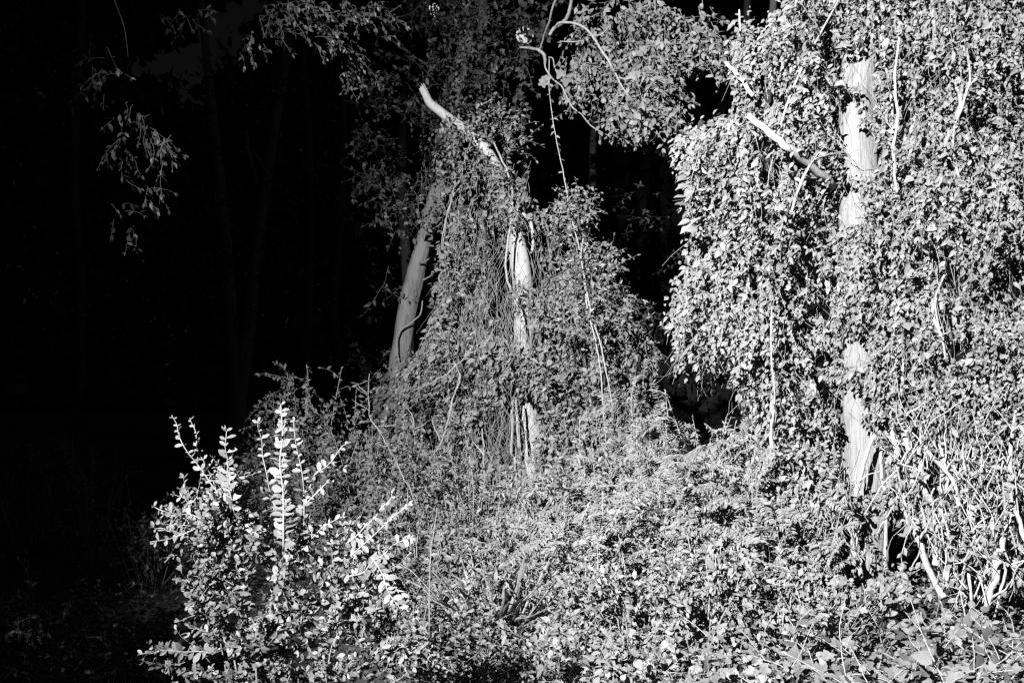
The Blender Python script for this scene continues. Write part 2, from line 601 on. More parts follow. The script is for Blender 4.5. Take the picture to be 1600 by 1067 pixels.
# ================================================================== RIGHT: the pale tree and its vines
D_R = 7.9
t_right = tree('vine_covered_tree', 'thick pale straight trunk showing through the bright vines on the right', 
     [(1352, 925, D_R), (1349, 760, D_R), (1346, 600, D_R), (1343, 420, D_R), (1340, 250, D_R), (1342, 100, D_R + .05), (1350, -60, D_R + .2), (1362, -400, D_R + .5)],
     [72, 66, 62, 60, 57, 52, 46, 34], 'bark_pale', 90, 48, seed=1)
t_right.part('limb', PL((1347, -40, D_R), (1300, -140, D_R - .3), (1240, -220, D_R - .6)), [.09, .07, .05], 'bark_pale', 12, BARK, 16, 3, under=0)
t_right.part('limb', PL((1347, -20, D_R), (1420, -110, D_R + .2), (1540, -180, D_R + .4)), [.08, .06, .04], 'bark_pale', 12, BARK, 16, 4, under=0)

def curtain_depth(px, py):
    # a bulging mantle: nearest in the middle of each lobe
    return 7.55 + .45 * np.exp(-((px - 1310) / 55) ** 2) - .30 * np.exp(-((px - 1180) / 90) ** 2) * np.exp(-((py - 380) / 330) ** 2) - .30 * np.exp(-((px - 1500) / 110) ** 2) + .0002 * np.abs(px - 1340) + .00012 * np.maximum(py - 600, 0)

KEEP_TRUNK = [(1344, 108, 26, 26, 9), (1326, 190, 17, 42, 9), (1345, 238, 30, 36, 9), (1328, 318, 18, 30, 9), (1330, 545, 17, 28, 9), (1328, 640, 15, 34, 9),
              (1340, 715, 26, 48, 9), (1368, 735, 16, 34, 9), (1330, 850, 12, 44, 9), (1355, 858, 24, 30, 9)]
KEEP_TRUNK = [(a, b_, c * s_, d * s_, e) for a, b_, c, d, e in KEEP_TRUNK for s_ in ((1.25 if b_ > 600 else 1.08),)]
HOLES_R = [(1410, 85, 14, 10, 9), (1462, 120, 12, 18, 9), (1413, 160, 14, 10, 9), (1418, 182, 10, 12, 9), (1205, 150, 16, 12, 9), (1208, 265, 16, 26, 9), (1275, 478, 20, 14, 9), (1263, 510, 14, 12, 9), (1285, 560, 20, 14, 9), (1295, 490, 12, 10, 9),
           (1490, 440, 18, 26, 9), (1500, 545, 20, 16, 9), (1590, 455, 14, 12, 9), (1248, 605, 8, 26, 9), (1440, 585, 10, 10, 9), (1432, 610, 8, 10, 9)]

A2 = [(1225, -60), (1232, 12), (1206, 26), (1196, 62), (1162, 20), (1152, 62), (1140, 112), (1168, 170), (1100, 196), (1062, 212), (1052, 240), (1068, 300), (1086, 396), (1052, 462), (1044, 494), (1066, 540), (1046, 574),
      (1098, 578), (1140, 560), (1158, 600), (1168, 640), (1196, 720), (1250, 830), (1330, 800), (1325, 500), (1318, 300), (1325, -60)]
v_left = Plant('climbing_vine', 'bright leafy vine mantle hanging left of the pale trunk', 'vine', gp(1215, 7.75), 'vines smothering the right hand tree', 'vine')
v_left.part('stem', PL((1215, 930, 7.7), (1205, 760, 7.55), (1206, 620, 7.4), (1208, 500, 7.75), (1196, 330, 7.7), (1230, 160, 7.4), (1310, 0, 7.7), (1345, -80, 7.8)), [.012, .011, .010, .009, .008, .008, .007, .007], 'liana', 6, None, 60)
curtain(v_left, A2, curtain_depth, .8, 3000, .55, .030, .039, 'ovate', .27, 2.0, 11, KEEP_TRUNK + HOLES_R, out=A(-.35, -.85, 0), jit=.42)
# string of larger pale leaves at the left edge
for (x, y) in ((1068, 258), (1065, 276), (1067, 293), (1074, 306), (1064, 310), (1067, 323), (1070, 347), (1075, 352), (1082, 362), (1085, 345)):
    v_left.leaves(P(x + 8, y - 3, 7.25)[None], A(-1, -.2, -.2) + rnd(1, .3), A(-.35, -.8, .5) + rnd(1, .3), RNG.uniform(.075, .12), 'ovate')
v_left.twig(PL((1092, 240, 7.3), (1080, 280, 7.28), (1078, 320, 7.27), (1088, 368, 7.3)), .0025)

A3 = [(1362, -60), (1740, -60), (1740, 700), (1600, 720), (1560, 668), (1515, 690), (1470, 668), (1420, 680), (1392, 660), (1366, 560), (1372, 300)]
v_right = Plant('climbing_vine', 'dense pale vine mantle filling the upper right corner', 'vine', gp(1500, 7.8), 'vines smothering the right hand tree', 'vine')
v_right.part('stem', PL((1440, 300, 7.45), (1470, 235, 7.4), (1497, 180, 7.36), (1500, 150, 7.36), (1482, 105, 7.38), (1462, 60, 7.4), (1455, -20, 7.5)), [.017, .018, .02, .019, .016, .015, .014], 'bark', 9, None, 50)
v_right.part('stem', PL((1445, 640, 7.6), (1438, 520, 7.5), (1455, 400, 7.45), (1440, 300, 7.45)), [.014, .014, .015, .017], 'bark', 8, None, 40)
curtain(v_right, A3, curtain_depth, .9, 4300, .55, .029, .039, 'ovate', .27, 2.1, 23, KEEP_TRUNK + HOLES_R, out=A(-.3, -.85, 0), jit=.5)

A1 = [(1308, -60), (1390, -60), (1400, 640), (1396, 800), (1300, 800), (1306, 300)]
v_trunk = Plant('climbing_vine', 'thin vine clinging to the front of the pale trunk', 'vine', gp(1375, 7.7), 'vines smothering the right hand tree', 'vine')
v_trunk.part('stem', PL((1378, 930, 7.66), (1384, 800, 7.62), (1376, 690, 7.6), (1392, 560, 7.58), (1378, 380, 7.58), (1395, 200, 7.6), (1370, 20, 7.65)), [.014, .013, .013, .012, .011, .01, .009], 'liana', 7, None, 60)
v_trunk.twig(PL((1312, 226, 7.5), (1330, 236, 7.45), (1345, 234, 7.45), (1366, 227, 7.5), (1380, 224, 7.5)), .003)
v_trunk.twig(PL((1308, 210, 7.5), (1322, 228, 7.46), (1331, 248, 7.45), (1336, 270, 7.48)), .0028)
v_trunk.twig(PL((1316, 330, 7.5), (1330, 322, 7.45), (1348, 322, 7.5)), .0026)
curtain(v_trunk, A1, lambda x, y: 7.5 + 0 * x, .16, 620, .5, .032, .04, 'ovate', .26, 2.6, 31, KEEP_TRUNK, out=A(-.3, -.85, 0))

# diagonal cord of vine across the foot of the trunk, with its shadow on the bark
liana_defs = [
    ('smooth forked vine crossing the foot of the pale trunk', [(1334, 775, 7.45), (1343, 740, 7.5), (1354, 705, 7.55), (1364, 680, 7.55), (1367, 640, 7.6)], [7, 8, 7, 6, 5]),
    ('vine stem bowed against the lowest part of the pale trunk', [(1347, 905, 7.3), (1338, 872, 7.45), (1334, 848, 7.5), (1340, 815, 7.55), (1336, 780, 7.5)], [7, 7, 7, 6, 5]),
    ('thickest pale woody vine, bending right of the trunk foot', [(1420, 790, 7.4), (1428, 760, 7.38), (1428, 725, 7.38), (1414, 672, 7.42), (1408, 640, 7.46), (1412, 560, 7.5)], [10, 12, 12, 11, 9, 8]),
    ('straight pale vine leaning left beside the thickest one', [(1424, 745, 7.46), (1410, 715, 7.44), (1396, 688, 7.44), (1390, 640, 7.5)], [10, 10, 9, 7]),
    ('long pale vine sloping down right to the ground', [(1474, 935, 6.95), (1458, 900, 7.05), (1444, 870, 7.1), (1432, 830, 7.2), (1416, 805, 7.25), (1410, 770, 7.35)], [11, 11, 11, 10, 9, 8]),
    ('stout pale vine rising beside the dark hollow', [(1462, 880, 7.1), (1468, 850, 7.15), (1462, 820, 7.2), (1452, 785, 7.25), (1442, 752, 7.3), (1438, 700, 7.4)], [10, 12, 11, 10, 8, 7]),
    ('slim vine forking upward from the leaf litter', [(1478, 905, 7.05), (1484, 860, 7.1), (1476, 830, 7.12), (1468, 805, 7.2), (1480, 750, 7.25), (1470, 700, 7.3)], [7, 8, 7, 6, 6, 5]),
    ('vine with kinked upper part beside the slim forked one', [(1502, 800, 7.15), (1496, 775, 7.15), (1486, 750, 7.18), (1470, 728, 7.2), (1446, 700, 7.25)], [9, 9, 7, 7, 5]),
    ('thin bowed vine curving left like a sickle', [(1508, 932, 6.9), (1495, 910, 6.9), (1493, 885, 6.92), (1502, 862, 6.95), (1520, 848, 7.0), (1535, 838, 7.05)], [4, 4, 4, 4, 4, 4]),
    ('thin wavy vine between the sickle and the bundle', [(1520, 945, 6.9), (1514, 905, 6.92), (1517, 880, 6.95), (1525, 855, 7.0), (1518, 820, 7.1), (1500, 770, 7.2)], [5, 5, 4, 4, 4, 4]),
    ('bundle of pale vine stems standing near the right edge', [(1542, 955, 6.85), (1552, 915, 6.88), (1558, 880, 6.9), (1570, 840, 6.95), (1582, 800, 7.0), (1590, 760, 7.1)], [9, 11, 12, 10, 8, 7]),
    ('arched thin vine looping over right of the bundle', [(1556, 955, 6.85), (1562, 925, 6.85), (1571, 900, 6.85), (1570, 882, 6.85), (1558, 872, 6.88), (1538, 870, 6.92), (1528, 850, 7.0)], [4, 4, 4, 4, 4, 4, 4]),
    ('pale stick leaning against the grey trunk at the right edge', [(1582, 775, 6.9), (1580, 740, 6.9), (1578, 705, 6.92), (1588, 640, 7.0)], [8, 8, 7, 5]),
    ('rod slanting down across the grey trunk at the right edge', [(1612, 860, 6.8), (1598, 830, 6.82), (1586, 800, 6.85), (1578, 770, 6.9)], [7, 7, 6, 5]),
    ('thin straight vine strand hanging left of the pale trunk', [(1207, 720, 7.2), (1206, 660, 7.15), (1210, 620, 7.12), (1205, 560, 7.1), (1206, 480, 7.1)], [4, 4, 5, 4, 3]),
    ('pale arching branch left of the trunk near its top', [(1236, 332, 7.2), (1246, 300, 7.18), (1256, 275, 7.18), (1272, 252, 7.2), (1290, 243, 7.25), (1318, 238, 7.4)], [7, 7, 7, 7, 5, 4]),
    ('upright vine strand right of the pale trunk top', [(1400, 300, 7.3), (1396, 240, 7.28), (1402, 180, 7.3), (1398, 130, 7.3), (1404, 60, 7.35)], [7, 8, 8, 7, 6]),
    ('pair of twisted vine strands under the upper right mantle', [(1500, 285, 7.2), (1492, 250, 7.18), (1490, 205, 7.2), (1505, 160, 7.2), (1515, 120, 7.22), (1510, 60, 7.3)], [5, 6, 5, 6, 6, 5]),
    ('wide pale vine blade standing in a dark gap', [(1472, 545, 7.3), (1466, 515, 7.28), (1458, 485, 7.28), (1470, 460, 7.3)], [6, 12, 9, 5]),
    ('thin leaning vine strand beside the dark gap', [(1478, 560, 7.2), (1468, 510, 7.2), (1462, 470, 7.22), (1475, 430, 7.25)], [5, 6, 5, 4]),
]
for k, (lab, pts, w) in enumerate(liana_defs):
    p = PL(*pts)
    low = p[np.argmin(p[:, 2])]
    pl = Plant('woody_vine', lab, 'vine', low, 'bare woody vines on the right', 'vine', 'liana')
    r = np.array([a * (.5 if b[1] > 640 else .3) * b[2] / FPX for a, b in zip(w, pts)])
    pl.part('stem', p, r, 'liana', 9, ((.3, 1.5, 9, 1), (.2, 3, 40, 2)), 60, k, wiggle=1.1)
    for q in range(RNG.integers(2, 6)):
        i = RNG.integers(0, len(p) - 1)
        s = p[i] * .5 + p[i + 1] * .5
        d = unit(p[i + 1] - p[i]) + rnd(1, .45)[0]
        L = RNG.uniform(.12, .4)
        tw = grow(s, d, L, 6, .2, 0)
        pl.part('side_shoot', tw, np.linspace(r[i] * .45, r[i] * .2, 7), 'liana', 6, None, 14, under=0)
        if q == 0:
            leaves_along(pl, tw, .05, .06, 'ovate')

# many small bare shoots of the thicket below the mantle, one vine tangle each
tangles = [
    ('tangle of fine bare stems between trunk foot and bundle', [(1420, 660), (1500, 690), (1510, 800), (1450, 860), (1400, 760)], 7.3, 110),
    ('wiry tangle of bare stems under the upper right mantle', [(1490, 690), (1600, 700), (1600, 820), (1530, 850), (1490, 780)], 7.15, 120),
    ('wispy bare stems standing over the dark hollow', [(1440, 830), (1590, 830), (1590, 930), (1470, 930)], 7.0, 90),
]
for lab, poly, Y, n in tangles:
    c = np.mean(poly, 0)
    pl = Plant('vine_tangle', lab, 'vine', gp(c[0], Y), 'bare woody vines on the right', 'vine', 'liana')
    k = 0
    while k < n:
        x = RNG.uniform(min(p[0] for p in poly), max(p[0] for p in poly)); y = RNG.uniform(min(p[1] for p in poly), max(p[1] for p in poly))
        if not in_poly(np.array(x), np.array(y), poly):
            continue
        k += 1
        L = RNG.uniform(.15, .6)
        d = A(RNG.normal(0, .45), RNG.normal(0, .3), RNG.choice([1, -1]))
        tw = grow(P(x, y, Y + RNG.uniform(-.25, .45)), d, L, 7, .17, 0)
        r = .002 + .0065 * RNG.uniform(0, 1) ** 1.8
        if r > .0045:
            pl.part('stem', tw, np.linspace(r, r * .5, 8), 'liana', 6, None, 16)
        else:
            pl.twig(catmull(tw, 12), r, r * .4, 4)
        if RNG.uniform() < .5:
            leaves_along(pl, tw, .045, .06, 'ovate', jit=.5)

A4 = [(1385, 640), (1600, 690), (1680, 700), (1680, 900), (1560, 850), (1500, 840), (1400, 820), (1380, 720)]
v_low = Plant('climbing_vine', 'sparse leaves over bare stems below the upper right mantle', 'vine', gp(1520, 7.6), 'vines smothering the right hand tree', 'vine')
v_low.part('stem', PL((1530, 950, 7.5), (1520, 800, 7.5), (1545, 650, 7.5)), [.012, .011, .01], 'liana', 7, None, 30)
curtain(v_low, A4, lambda x, y: 7.25 + 0 * x, .8, 380, .45, .045, .045, 'ovate', .5, 2.6, 41, (), out=A(-.3, -.8, 0), jit=.55)
A5 = [(1190, 700), (1330, 700), (1330, 760), (1320, 940), (1420, 880), (1420, 940), (1200, 960), (1150, 860), (1160, 760)]
v_foot = Plant('climbing_vine', 'leafy vine skirt round the foot of the pale trunk', 'vine', gp(1270, 7.2), 'vines smothering the right hand tree', 'vine')
v_foot.part('stem', PL((1262, 960, 7.2), (1256, 860, 7.3), (1270, 740, 7.5)), [.01, .009, .008], 'liana', 7, None, 30)
curtain(v_foot, A5, lambda x, y: 7.2 - .002 * (y - 700), .8, 1300, .4, .036, .045, 'ovate', .36, 2.4, 43, KEEP_TRUNK, out=A(-.3, -.7, .2), jit=.5)

# grey trunk at the right edge
tree('edge_tree', 'grey tree trunk cut off by the right edge of the picture', 
     [(1626, 950, 7.95), (1620, 840, 7.95), (1614, 700, 7.95), (1620, 520, 8), (1640, 200, 8.1), (1660, -200, 8.2)], [72, 64, 62, 58, 54, 48], 'bark', 60, 36, seed=5)

# broken pale limb sticking out of the mantle
pl = Plant('broken_limb', 'bright broken limb jutting out of the mantle at upper left', 'branch', P(1300, 300, 7.75), None, 'vine', 'twig')
pl.part('stick', PL((1132, 96, 7.5), (1148, 112, 7.48), (1172, 184, 7.3) if False else (1152, 118, 7.46), (1176, 150, 7.4)), [.011, .016, .017, .015], 'deadwood', 9, ((.2, 2, 9, 1),), 18)
pl.part('stick', PL((1168, 181, 7.22), (1190, 197, 7.22), (1212, 214, 7.24), (1240, 236, 7.3), (1300, 290, 7.75)), [.022, .024, .025, .026, .03], 'deadwood', 12, ((.12, 2, 6, 1),), 26)
pl.part('stick', PL((1155, 16, 7.6), (1156, 40, 7.58), (1158, 80, 7.55)), [.006, .008, .009], 'deadwood', 7, None, 10)

# ================================================================== MIDDLE: broken snag curving left, smothered
D_M = 11.2
snag = tree('broken_snag', 'slender pale broken trunk in the middle, curving left towards its dead top',
     [(838, 860, D_M), (832, 760, D_M), (824, 640, D_M), (818, 540, D_M), (816, 450, D_M), (812, 405, D_M), (803, 360, D_M), (785, 290, D_M - .05), (762, 240, D_M - .1), (728, 204, D_M - .15), (692, 178, D_M - .2), (672, 160, D_M - .2), (659, 138, D_M - .2)],
     [34, 32, 31, 30, 30, 30, 27, 22, 18, 16, 14, 13, 10], 'deadwood', 110, 36, seed=9)
for k in range(6):
    snag.part('splinter', PL((664 + k, 146, D_M - .2), (659 + k * 1.2 - 3, 136 - RNG.uniform(0, 6), D_M - .2 + RNG.uniform(-.03, .03))), [.014, .002], 'deadwood', 5, under=0)
snag.part('limb', PL((790, 310, D_M - .1), (812, 330, D_M - .3), (828, 348, D_M - .35), (834, 372, D_M - .35), (830, 396, D_M - .3)), [.02, .02, .022, .018, .014], 'deadwood', 8, None, 22)

MID = [(622, 640), (612, 590), (650, 545), (668, 470), (690, 430), (688, 330), (670, 250), (690, 200), (730, 170), (780, 150), (812, 190), (838, 250), (836, 320), (880, 290), (932, 312), (930, 368), (972, 400), (962, 445), (1000, 478), (1006, 520), (1030, 560), (1010, 600), (1020, 720), (900, 860), (700, 860), (640, 800), (618, 720)]
KEEP_M = [(813, 398, 23, 44, 12), (817, 515, 12, 22, 12), (824, 665, 15, 50, 12), (835, 836, 13, 20, 12), (745, 224, 18, 14, 12), (672, 158, 22, 22, 12), (830, 736, 8, 16, 12),
          (855, 260, 26, 70, 12), (790, 340, 10, 8, 12), (640, 460, 34, 100, 12), (625, 545, 26, 30, 12), (885, 500, 18, 14, 12), (660, 640, 22, 16, 12), (845, 640, 10, 8, 12), (915, 560, 14, 16, 12), (960, 600, 14, 10, 12), (665, 680, 26, 30, 12)]
KEEP_M = [(a, b_, c * (1.15 if a > 800 and b_ > 450 and a < 840 else 1), d * (1.0 if a > 800 and b_ > 450 and a < 840 else 1), e) for a, b_, c, d, e in KEEP_M]
def mid_density(px, py):
    return np.clip(.12 + (py - 220) / 330, .12, 1.0) * np.clip(.45 + (px - 640) / 160, .4, 1)
m1 = [p for p in MID]
v_mid = Plant('climbing_vine', 'grey leafy vine mass draped over the broken snag', 'vine', gp(800, 10.9), 'vines over the snag', 'snag')
v_mid.part('stem', PL((800, 860, 10.9), (806, 740, 10.8), (800, 640, 10.8), (812, 500, 10.8), (790, 420, 10.8), (800, 300, 10.9), (770, 220, 10.9)), [.016, .016, .015, .014, .013, .012, .01], 'liana', 7, None, 50)
v_mid.part('stem', PL((812, 700, 10.7), (808, 660, 10.7), (806, 620, 10.72)), [.02, .016, .01], 'liana', 7, None, 12)
v_mid.part('stem', PL((798, 710, 10.7), (801, 665, 10.7), (799, 640, 10.72)), [.018, .014, .01], 'liana', 7, None, 12)
curtain(v_mid, MID, lambda x, y: 10.5 + .0012 * np.abs(x - 800) - .0006 * np.maximum(y - 450, 0), 1.0, 4300, .6, .035, .05, 'ovate', .50, 2.1, 51, KEEP_M, out=A(-.3, -.7, .1), density=mid_density, jit=.62, trunk_y=11.1, relief=1.1)

for (x, y, rx, ry, n) in ((706, 190, 9, 12, 7), (732, 206, 10, 12, 9), (700, 184, 8, 8, 6), (752, 236, 10, 10, 5), (776, 268, 22, 24, 34), (790, 310, 22, 26, 34), (800, 345, 22, 12, 18), (815, 460, 26, 16, 20), (818, 565, 26, 16, 18), (770, 190, 40, 30, 16), (812, 220, 26, 40, 18), (720, 250, 40, 30, 16)):
    blob(v_mid, P(x, y, D_M - .3), A(rx, 40, ry) * D_M / FPX, n, .25, P(780, 300, D_M), .04, .055, 'ovate', outw=.4, grav=.2)

# long thin vine hanging in front of the dark gap with leafy tufts
v_rope = Plant('hanging_vine', 'long thin vine hanging through the dark gap right of the snag', 'vine', P(945, 655, 9.9), 'vines over the snag', 'snag')
rope = PL((858, 92, 9.9), (858, 140, 9.9), (866, 200, 9.9), (876, 250, 9.9), (884, 290, 9.9), (892, 340, 9.9), (905, 385, 9.9), (912, 430, 9.9), (918, 480, 9.9), (930, 530, 9.9), (938, 580, 9.9), (943, 655, 9.9))
v_rope.part('stem', rope, [.004, .004, .004, .005, .005, .006, .007, .008, .008, .008, .007, .005], 'liana', 6, None, 90)
v_rope.part('stem', PL((912, 370, 9.88), (908, 400, 9.88), (916, 450, 9.86), (926, 500, 9.86), (940, 545, 9.86), (958, 640, 9.9)), [.007, .007, .008, .008, .007, .006], 'liana', 6, None, 50)
leaves_along(v_rope, catmull(rope, 60), .06, .05, 'ovate', jit=.5)
for (x, y, rx, ry, n) in ((905, 320, 32, 30, 34), (945, 395, 30, 22, 26), (885, 340, 34, 40, 36), (900, 430, 40, 40, 44), (945, 450, 24, 30, 26), (915, 500, 44, 30, 40), (975, 490, 30, 22, 18)):
    blob(v_rope, P(x, y, 10.0), A(rx, 60, ry) * 10 / FPX, n, .3, P(900, y + 40, 10.4), .035, .055, 'ovate', outw=.5)

# ================================================================== leaning trunk left of the snag
D_L = 13.2
lean = tree('leaning_tree', 'dim grey furrowed trunk leaning right, left of the broken snag',
     [(612, 720, D_L), (622, 590, D_L), (634, 500, D_L), (649, 430, D_L), (664, 375, D_L), (682, 300, D_L + .1), (700, 210, D_L + .2), (722, 100, D_L + .3), (745, -20, D_L + .5), (775, -200, D_L + .8)],
     [36, 32, 30, 28, 26, 24, 22, 19, 17, 14], 'bark', 110, 40, crown='dark', seed=13)
lean.part('twining_vine', PL((628, 590, 13), (620, 545, 12.98), (624, 520, 13.0), (640, 505, 13.02), (656, 492, 13.05), (660, 470, 13.1)), [.012, .013, .013, .012, .010, .009], 'liana', 6, None, 30)
for (x, y, a) in ((655, 412, 1), (660, 438, 1), (668, 385, 1)):
    lean.part('branch_stub', grow(P(x, y, 13.05), A(a, -.4, .2), .16, 3, .2), [.016, .013, .01, .007], 'bark', 7, under=0)
for (x, y, rx, ry, n) in ((590, 215, 40, 40, 60), (570, 270, 24, 30, 30), (600, 300, 34, 30, 36), (610, 150, 44, 34, 40), (655, 300, 45, 40, 30), (620, 350, 40, 34, 26), (690, 130, 60, 40, 34), (690, 250, 30, 40, 40), (705, 180, 34, 34, 40), (722, 100, 34, 40, 40), (742, 20, 40, 40, 40), (640, 60, 70, 40, 30), (740, 60, 50, 60, 34), (585, 120, 40, 40, 16), (700, 20, 60, 30, 24), (610, 460, 26, 40, 10), (595, 590, 30, 40, 16)):
    blob(lean, P(x, y, 13.3), A(rx, 90, ry) * 13.3 / FPX, n if 680 < x < 750 else int(n * .5), .45, P(680, 250, 13.6), .05, .085, 'ovate', outw=.7)

v_lean = Plant('climbing_vine', 'dim leafy vine swallowing the lower part of the leaning trunk', 'vine', gp(630, 12.7), 'vines over the snag', 'snag')
v_lean.part('stem', PL((640, 740, 12.8), (632, 640, 12.8), (640, 560, 12.9)), [.012, .011, .009], 'liana', 7, None, 24)
curtain(v_lean, [(586, 600), (612, 572), (650, 560), (690, 520), (720, 560), (720, 830), (590, 830)], lambda x, y: 12.3 + 0 * x, .9, 1100, .55, .038, .058, 'ovate', .36, 2.0, 61, (), jit=.5, trunk_y=13)
curtain(v_lean, [(655, 210), (720, 200), (725, 330), (690, 372), (652, 372), (640, 300)], lambda x, y: 12.6 + 0 * x, .5, 90, .5, .05, .055, 'ovate', .45, 2.0, 63, (), jit=.5, trunk_y=13)

v_loop = Plant('hanging_vine', 'thin looping bare vines dangling left of the snag', 'vine', P(712, 460, 11.4), 'vines over the snag', 'snag')
v_loop.part('stem', PL((735, 215, 11.2), (728, 250, 11.2), (715, 290, 11.2), (700, 330, 11.2), (694, 370, 11.2), (692, 395, 11.2)), [.005, .006, .007, .007, .006, .006], 'liana', 6, None, 40)
v_loop.part('stem', PL((712, 268, 11.2), (706, 310, 11.2), (695, 350, 11.2), (690, 385, 11.2), (697, 415, 11.2), (712, 422, 11.2)), [.006, .006, .006, .006, .006, .005], 'liana', 6, None, 40)
v_loop.part('stem', PL((700, 462, 11.2), (690, 448, 11.2), (686, 432, 11.2), (694, 422, 11.2), (706, 420, 11.2), (712, 425, 11.2)), [.006, .007, .007, .007, .006, .005], 'liana', 6, None, 40)
v_loop.part('stem', PL((720, 300, 11.3), (716, 350, 11.3), (712, 400, 11.3), (708, 430, 11.3)), [.008, .008, .007, .006], 'liana', 6, None, 30)

# sloping pale dead sticks low in the mass
for lab, pts, w in (
    ('pale dead stick slanting up right in front of the vines', [(655, 605, 10.3), (690, 588, 10.2), (715, 570, 10.2), (740, 548, 10.3)], [4, 5, 5, 4]),
    ('slim dead stem rising to the right below the slanting stick', [(668, 720, 9.6), (688, 690, 9.6), (702, 650, 9.6), (712, 610, 9.7), (722, 585, 9.8)], [4, 5, 6, 5, 4]),
    ('short dark dead stem beside the leaning trunk foot', [(648, 692, 10.0), (645, 672, 10.0), (640, 655, 10.0)], [5, 5, 4]),
    ('pale upright stem low in front of the snag foot', [(752, 830, 9.2), (756, 770, 9.2), (757, 715, 9.2), (754, 670, 9.3)], [4, 5, 5, 3]),
    ('crooked pale stem with short claws at the snag foot', [(797, 850, 9.0), (798, 812, 9.0), (793, 806, 9.0), (781, 808, 9.0), (779, 840, 9.0)], [6, 5, 4, 4, 3])):
    p = PL(*pts)
    pl = Plant('dead_stem', lab, 'branch', p[0], 'dead stems in the undergrowth', 'snag', 'liana')
    pl.part('stem', p, [a * .3 * b[2] / FPX for a, b in zip(w, pts)], 'bark', 7, ((.3, 2, 14, 1),), 50, wiggle=2.5)
    for q in range(2):
        i = RNG.integers(1, len(p) - 1)
        pl.part('side_shoot', grow(p[i], rnd(1, .6)[0] + A(0, 0, .6), RNG.uniform(.15, .35), 5, .2), np.linspace(.008, .003, 6), 'liana', 5, None, 10, under=0)

# ================================================================== overhanging crown, upper middle
oak = tree('overhanging_tree', 'tree whose leafy boughs hang into the upper middle of the picture',
     [(758, 760, 15.5), (754, 500, 15.4), (752, 250, 15.3), (754, 40, 15.2), (760, -160, 15.1)], [22, 20, 18, 16, 12], 'bark', 80, 30, crown='crown', seed=17)
def bough(pts, w, nm='branch'):
    oak.part(nm, PL(*pts), [a * .24 * b[2] / FPX for a, b in zip(w, pts)], 'bark', 9, ((.15, 2, 6, 1),), 40, under=0)
bough([(756, -120, 15.1), (840, -150, 12.5), (900, -60, 11), (893, 5, 10.4), (880, 35, 10.2), (866, 45, 10.1), (858, 56, 10.1)], [10, 10, 10, 11, 12, 11, 9])
bough([(866, 46, 10.1), (875, 37, 10.0), (897, 36, 9.9), (915, 46, 9.8), (930, 62, 9.7), (945, 86, 9.7), (960, 112, 9.7), (972, 136, 9.7), (982, 150, 9.7)], [9, 9, 9, 9, 8, 8, 7, 6, 4])
bough([(925, 55, 9.75), (940, 54, 9.7), (955, 38, 9.7)], [5, 4, 2])
bough([(968, 122, 9.7), (980, 124, 9.65), (995, 130, 9.6)], [5, 4, 2])
bough([(812, 74, 10.6), (828, 76, 10.5), (842, 80, 10.4), (850, 88, 10.3), (853, 100, 10.2)], [6, 9, 11, 11, 10])
bough([(842, 80, 10.4), (846, 70, 10.5), (862, 20, 11.2), (890, -70, 11.4)], [8, 6, 7, 8])
bough([(853, 94, 10.2), (853, 108, 10.1), (864, 124, 10.1), (877, 135, 10.0), (886, 152, 10.0), (897, 170, 10.0), (910, 180, 9.95), (925, 198, 9.9), (950, 212, 9.9)], [5, 5, 5, 5, 5, 5, 4, 4, 2])
bough([(858, 90, 10.2), (864, 92, 10.15), (867, 106, 10.1), (876, 128, 10.05)], [5, 4, 4, 2])
bough([(875, 65, 10.3), (895, 66, 10.2), (912, 63, 10.2)], [4, 4, 2])
bough([(560, 20, 14.2), (600, 55, 14.2), (640, 85, 14.1), (678, 108, 14.0)], [5, 9, 9, 6])
bough([(600, 27, 14), (625, 27, 14), (650, 15, 14), (680, -30, 14.4)], [4, 6, 7, 8])
for (x, y, rx, ry, n, Y) in ((960, 40, 70, 40, 70, 10.3), (1020, 30, 42, 34, 46, 10), (1000, 100, 50, 40, 60, 10), (1050, 90, 50, 30, 46, 9.6), (1110, 75, 46, 22, 40, 9.3), (1140, 90, 30, 18, 20, 9.1), (940, 130, 50, 50, 56, 10.2),
                            (1030, 150, 50, 40, 60, 9.7), (985, 190, 46, 24, 44, 9.7), (1040, 195, 22, 14, 14, 9.6), (905, 100, 36, 50, 34, 10.6), (900, 150, 20, 30, 14, 10.3), (1090, 45, 30, 16, 12, 9.6)):
    blob(oak, P(x, y, Y), A(rx, 70, ry) * Y / FPX, n, .34, P(900, -80, Y + .4), .046, .072, 'ovate' if RNG.uniform() < .6 else 'heart', outw=.7, grav=.12, nup=.5, droop=.25)
for (x, y) in ((846, 122), (850, 118), (900, 118), (1003, 210), (994, 207), (1035, 205), (886, 122), (880, 110), (1000, 118), (985, 112)):
    Y = 9.6 if x > 940 else 10
    oak.leaves(P(x, y, Y)[None], A(-.1, -.2, -1) + rnd(1, .3), A(-.35, -.9, .2) + rnd(1, .2), .11, 'lobed')
for (x, y, rx, ry, n) in ((480, 20, 60, 40, 30), (520, 70, 30, 30, 16), (600, 20, 50, 30, 20), (790, 60, 40, 60, 46), (840, 30, 40, 40, 34), (700, 160, 50, 40, 24), (820, 140, 30, 60, 24), (770, 130, 40, 40, 20)):
    blob(oak, P(x, y, 14), A(rx, 90, ry) * 14 / FPX, int(n * .5), .5, P(750, -100, 14.5), .06, .09, 'lobed', outw=.7, grav=.12, droop=.25, mat='dark')  # dim back of the crown takes the lowered leaf colour

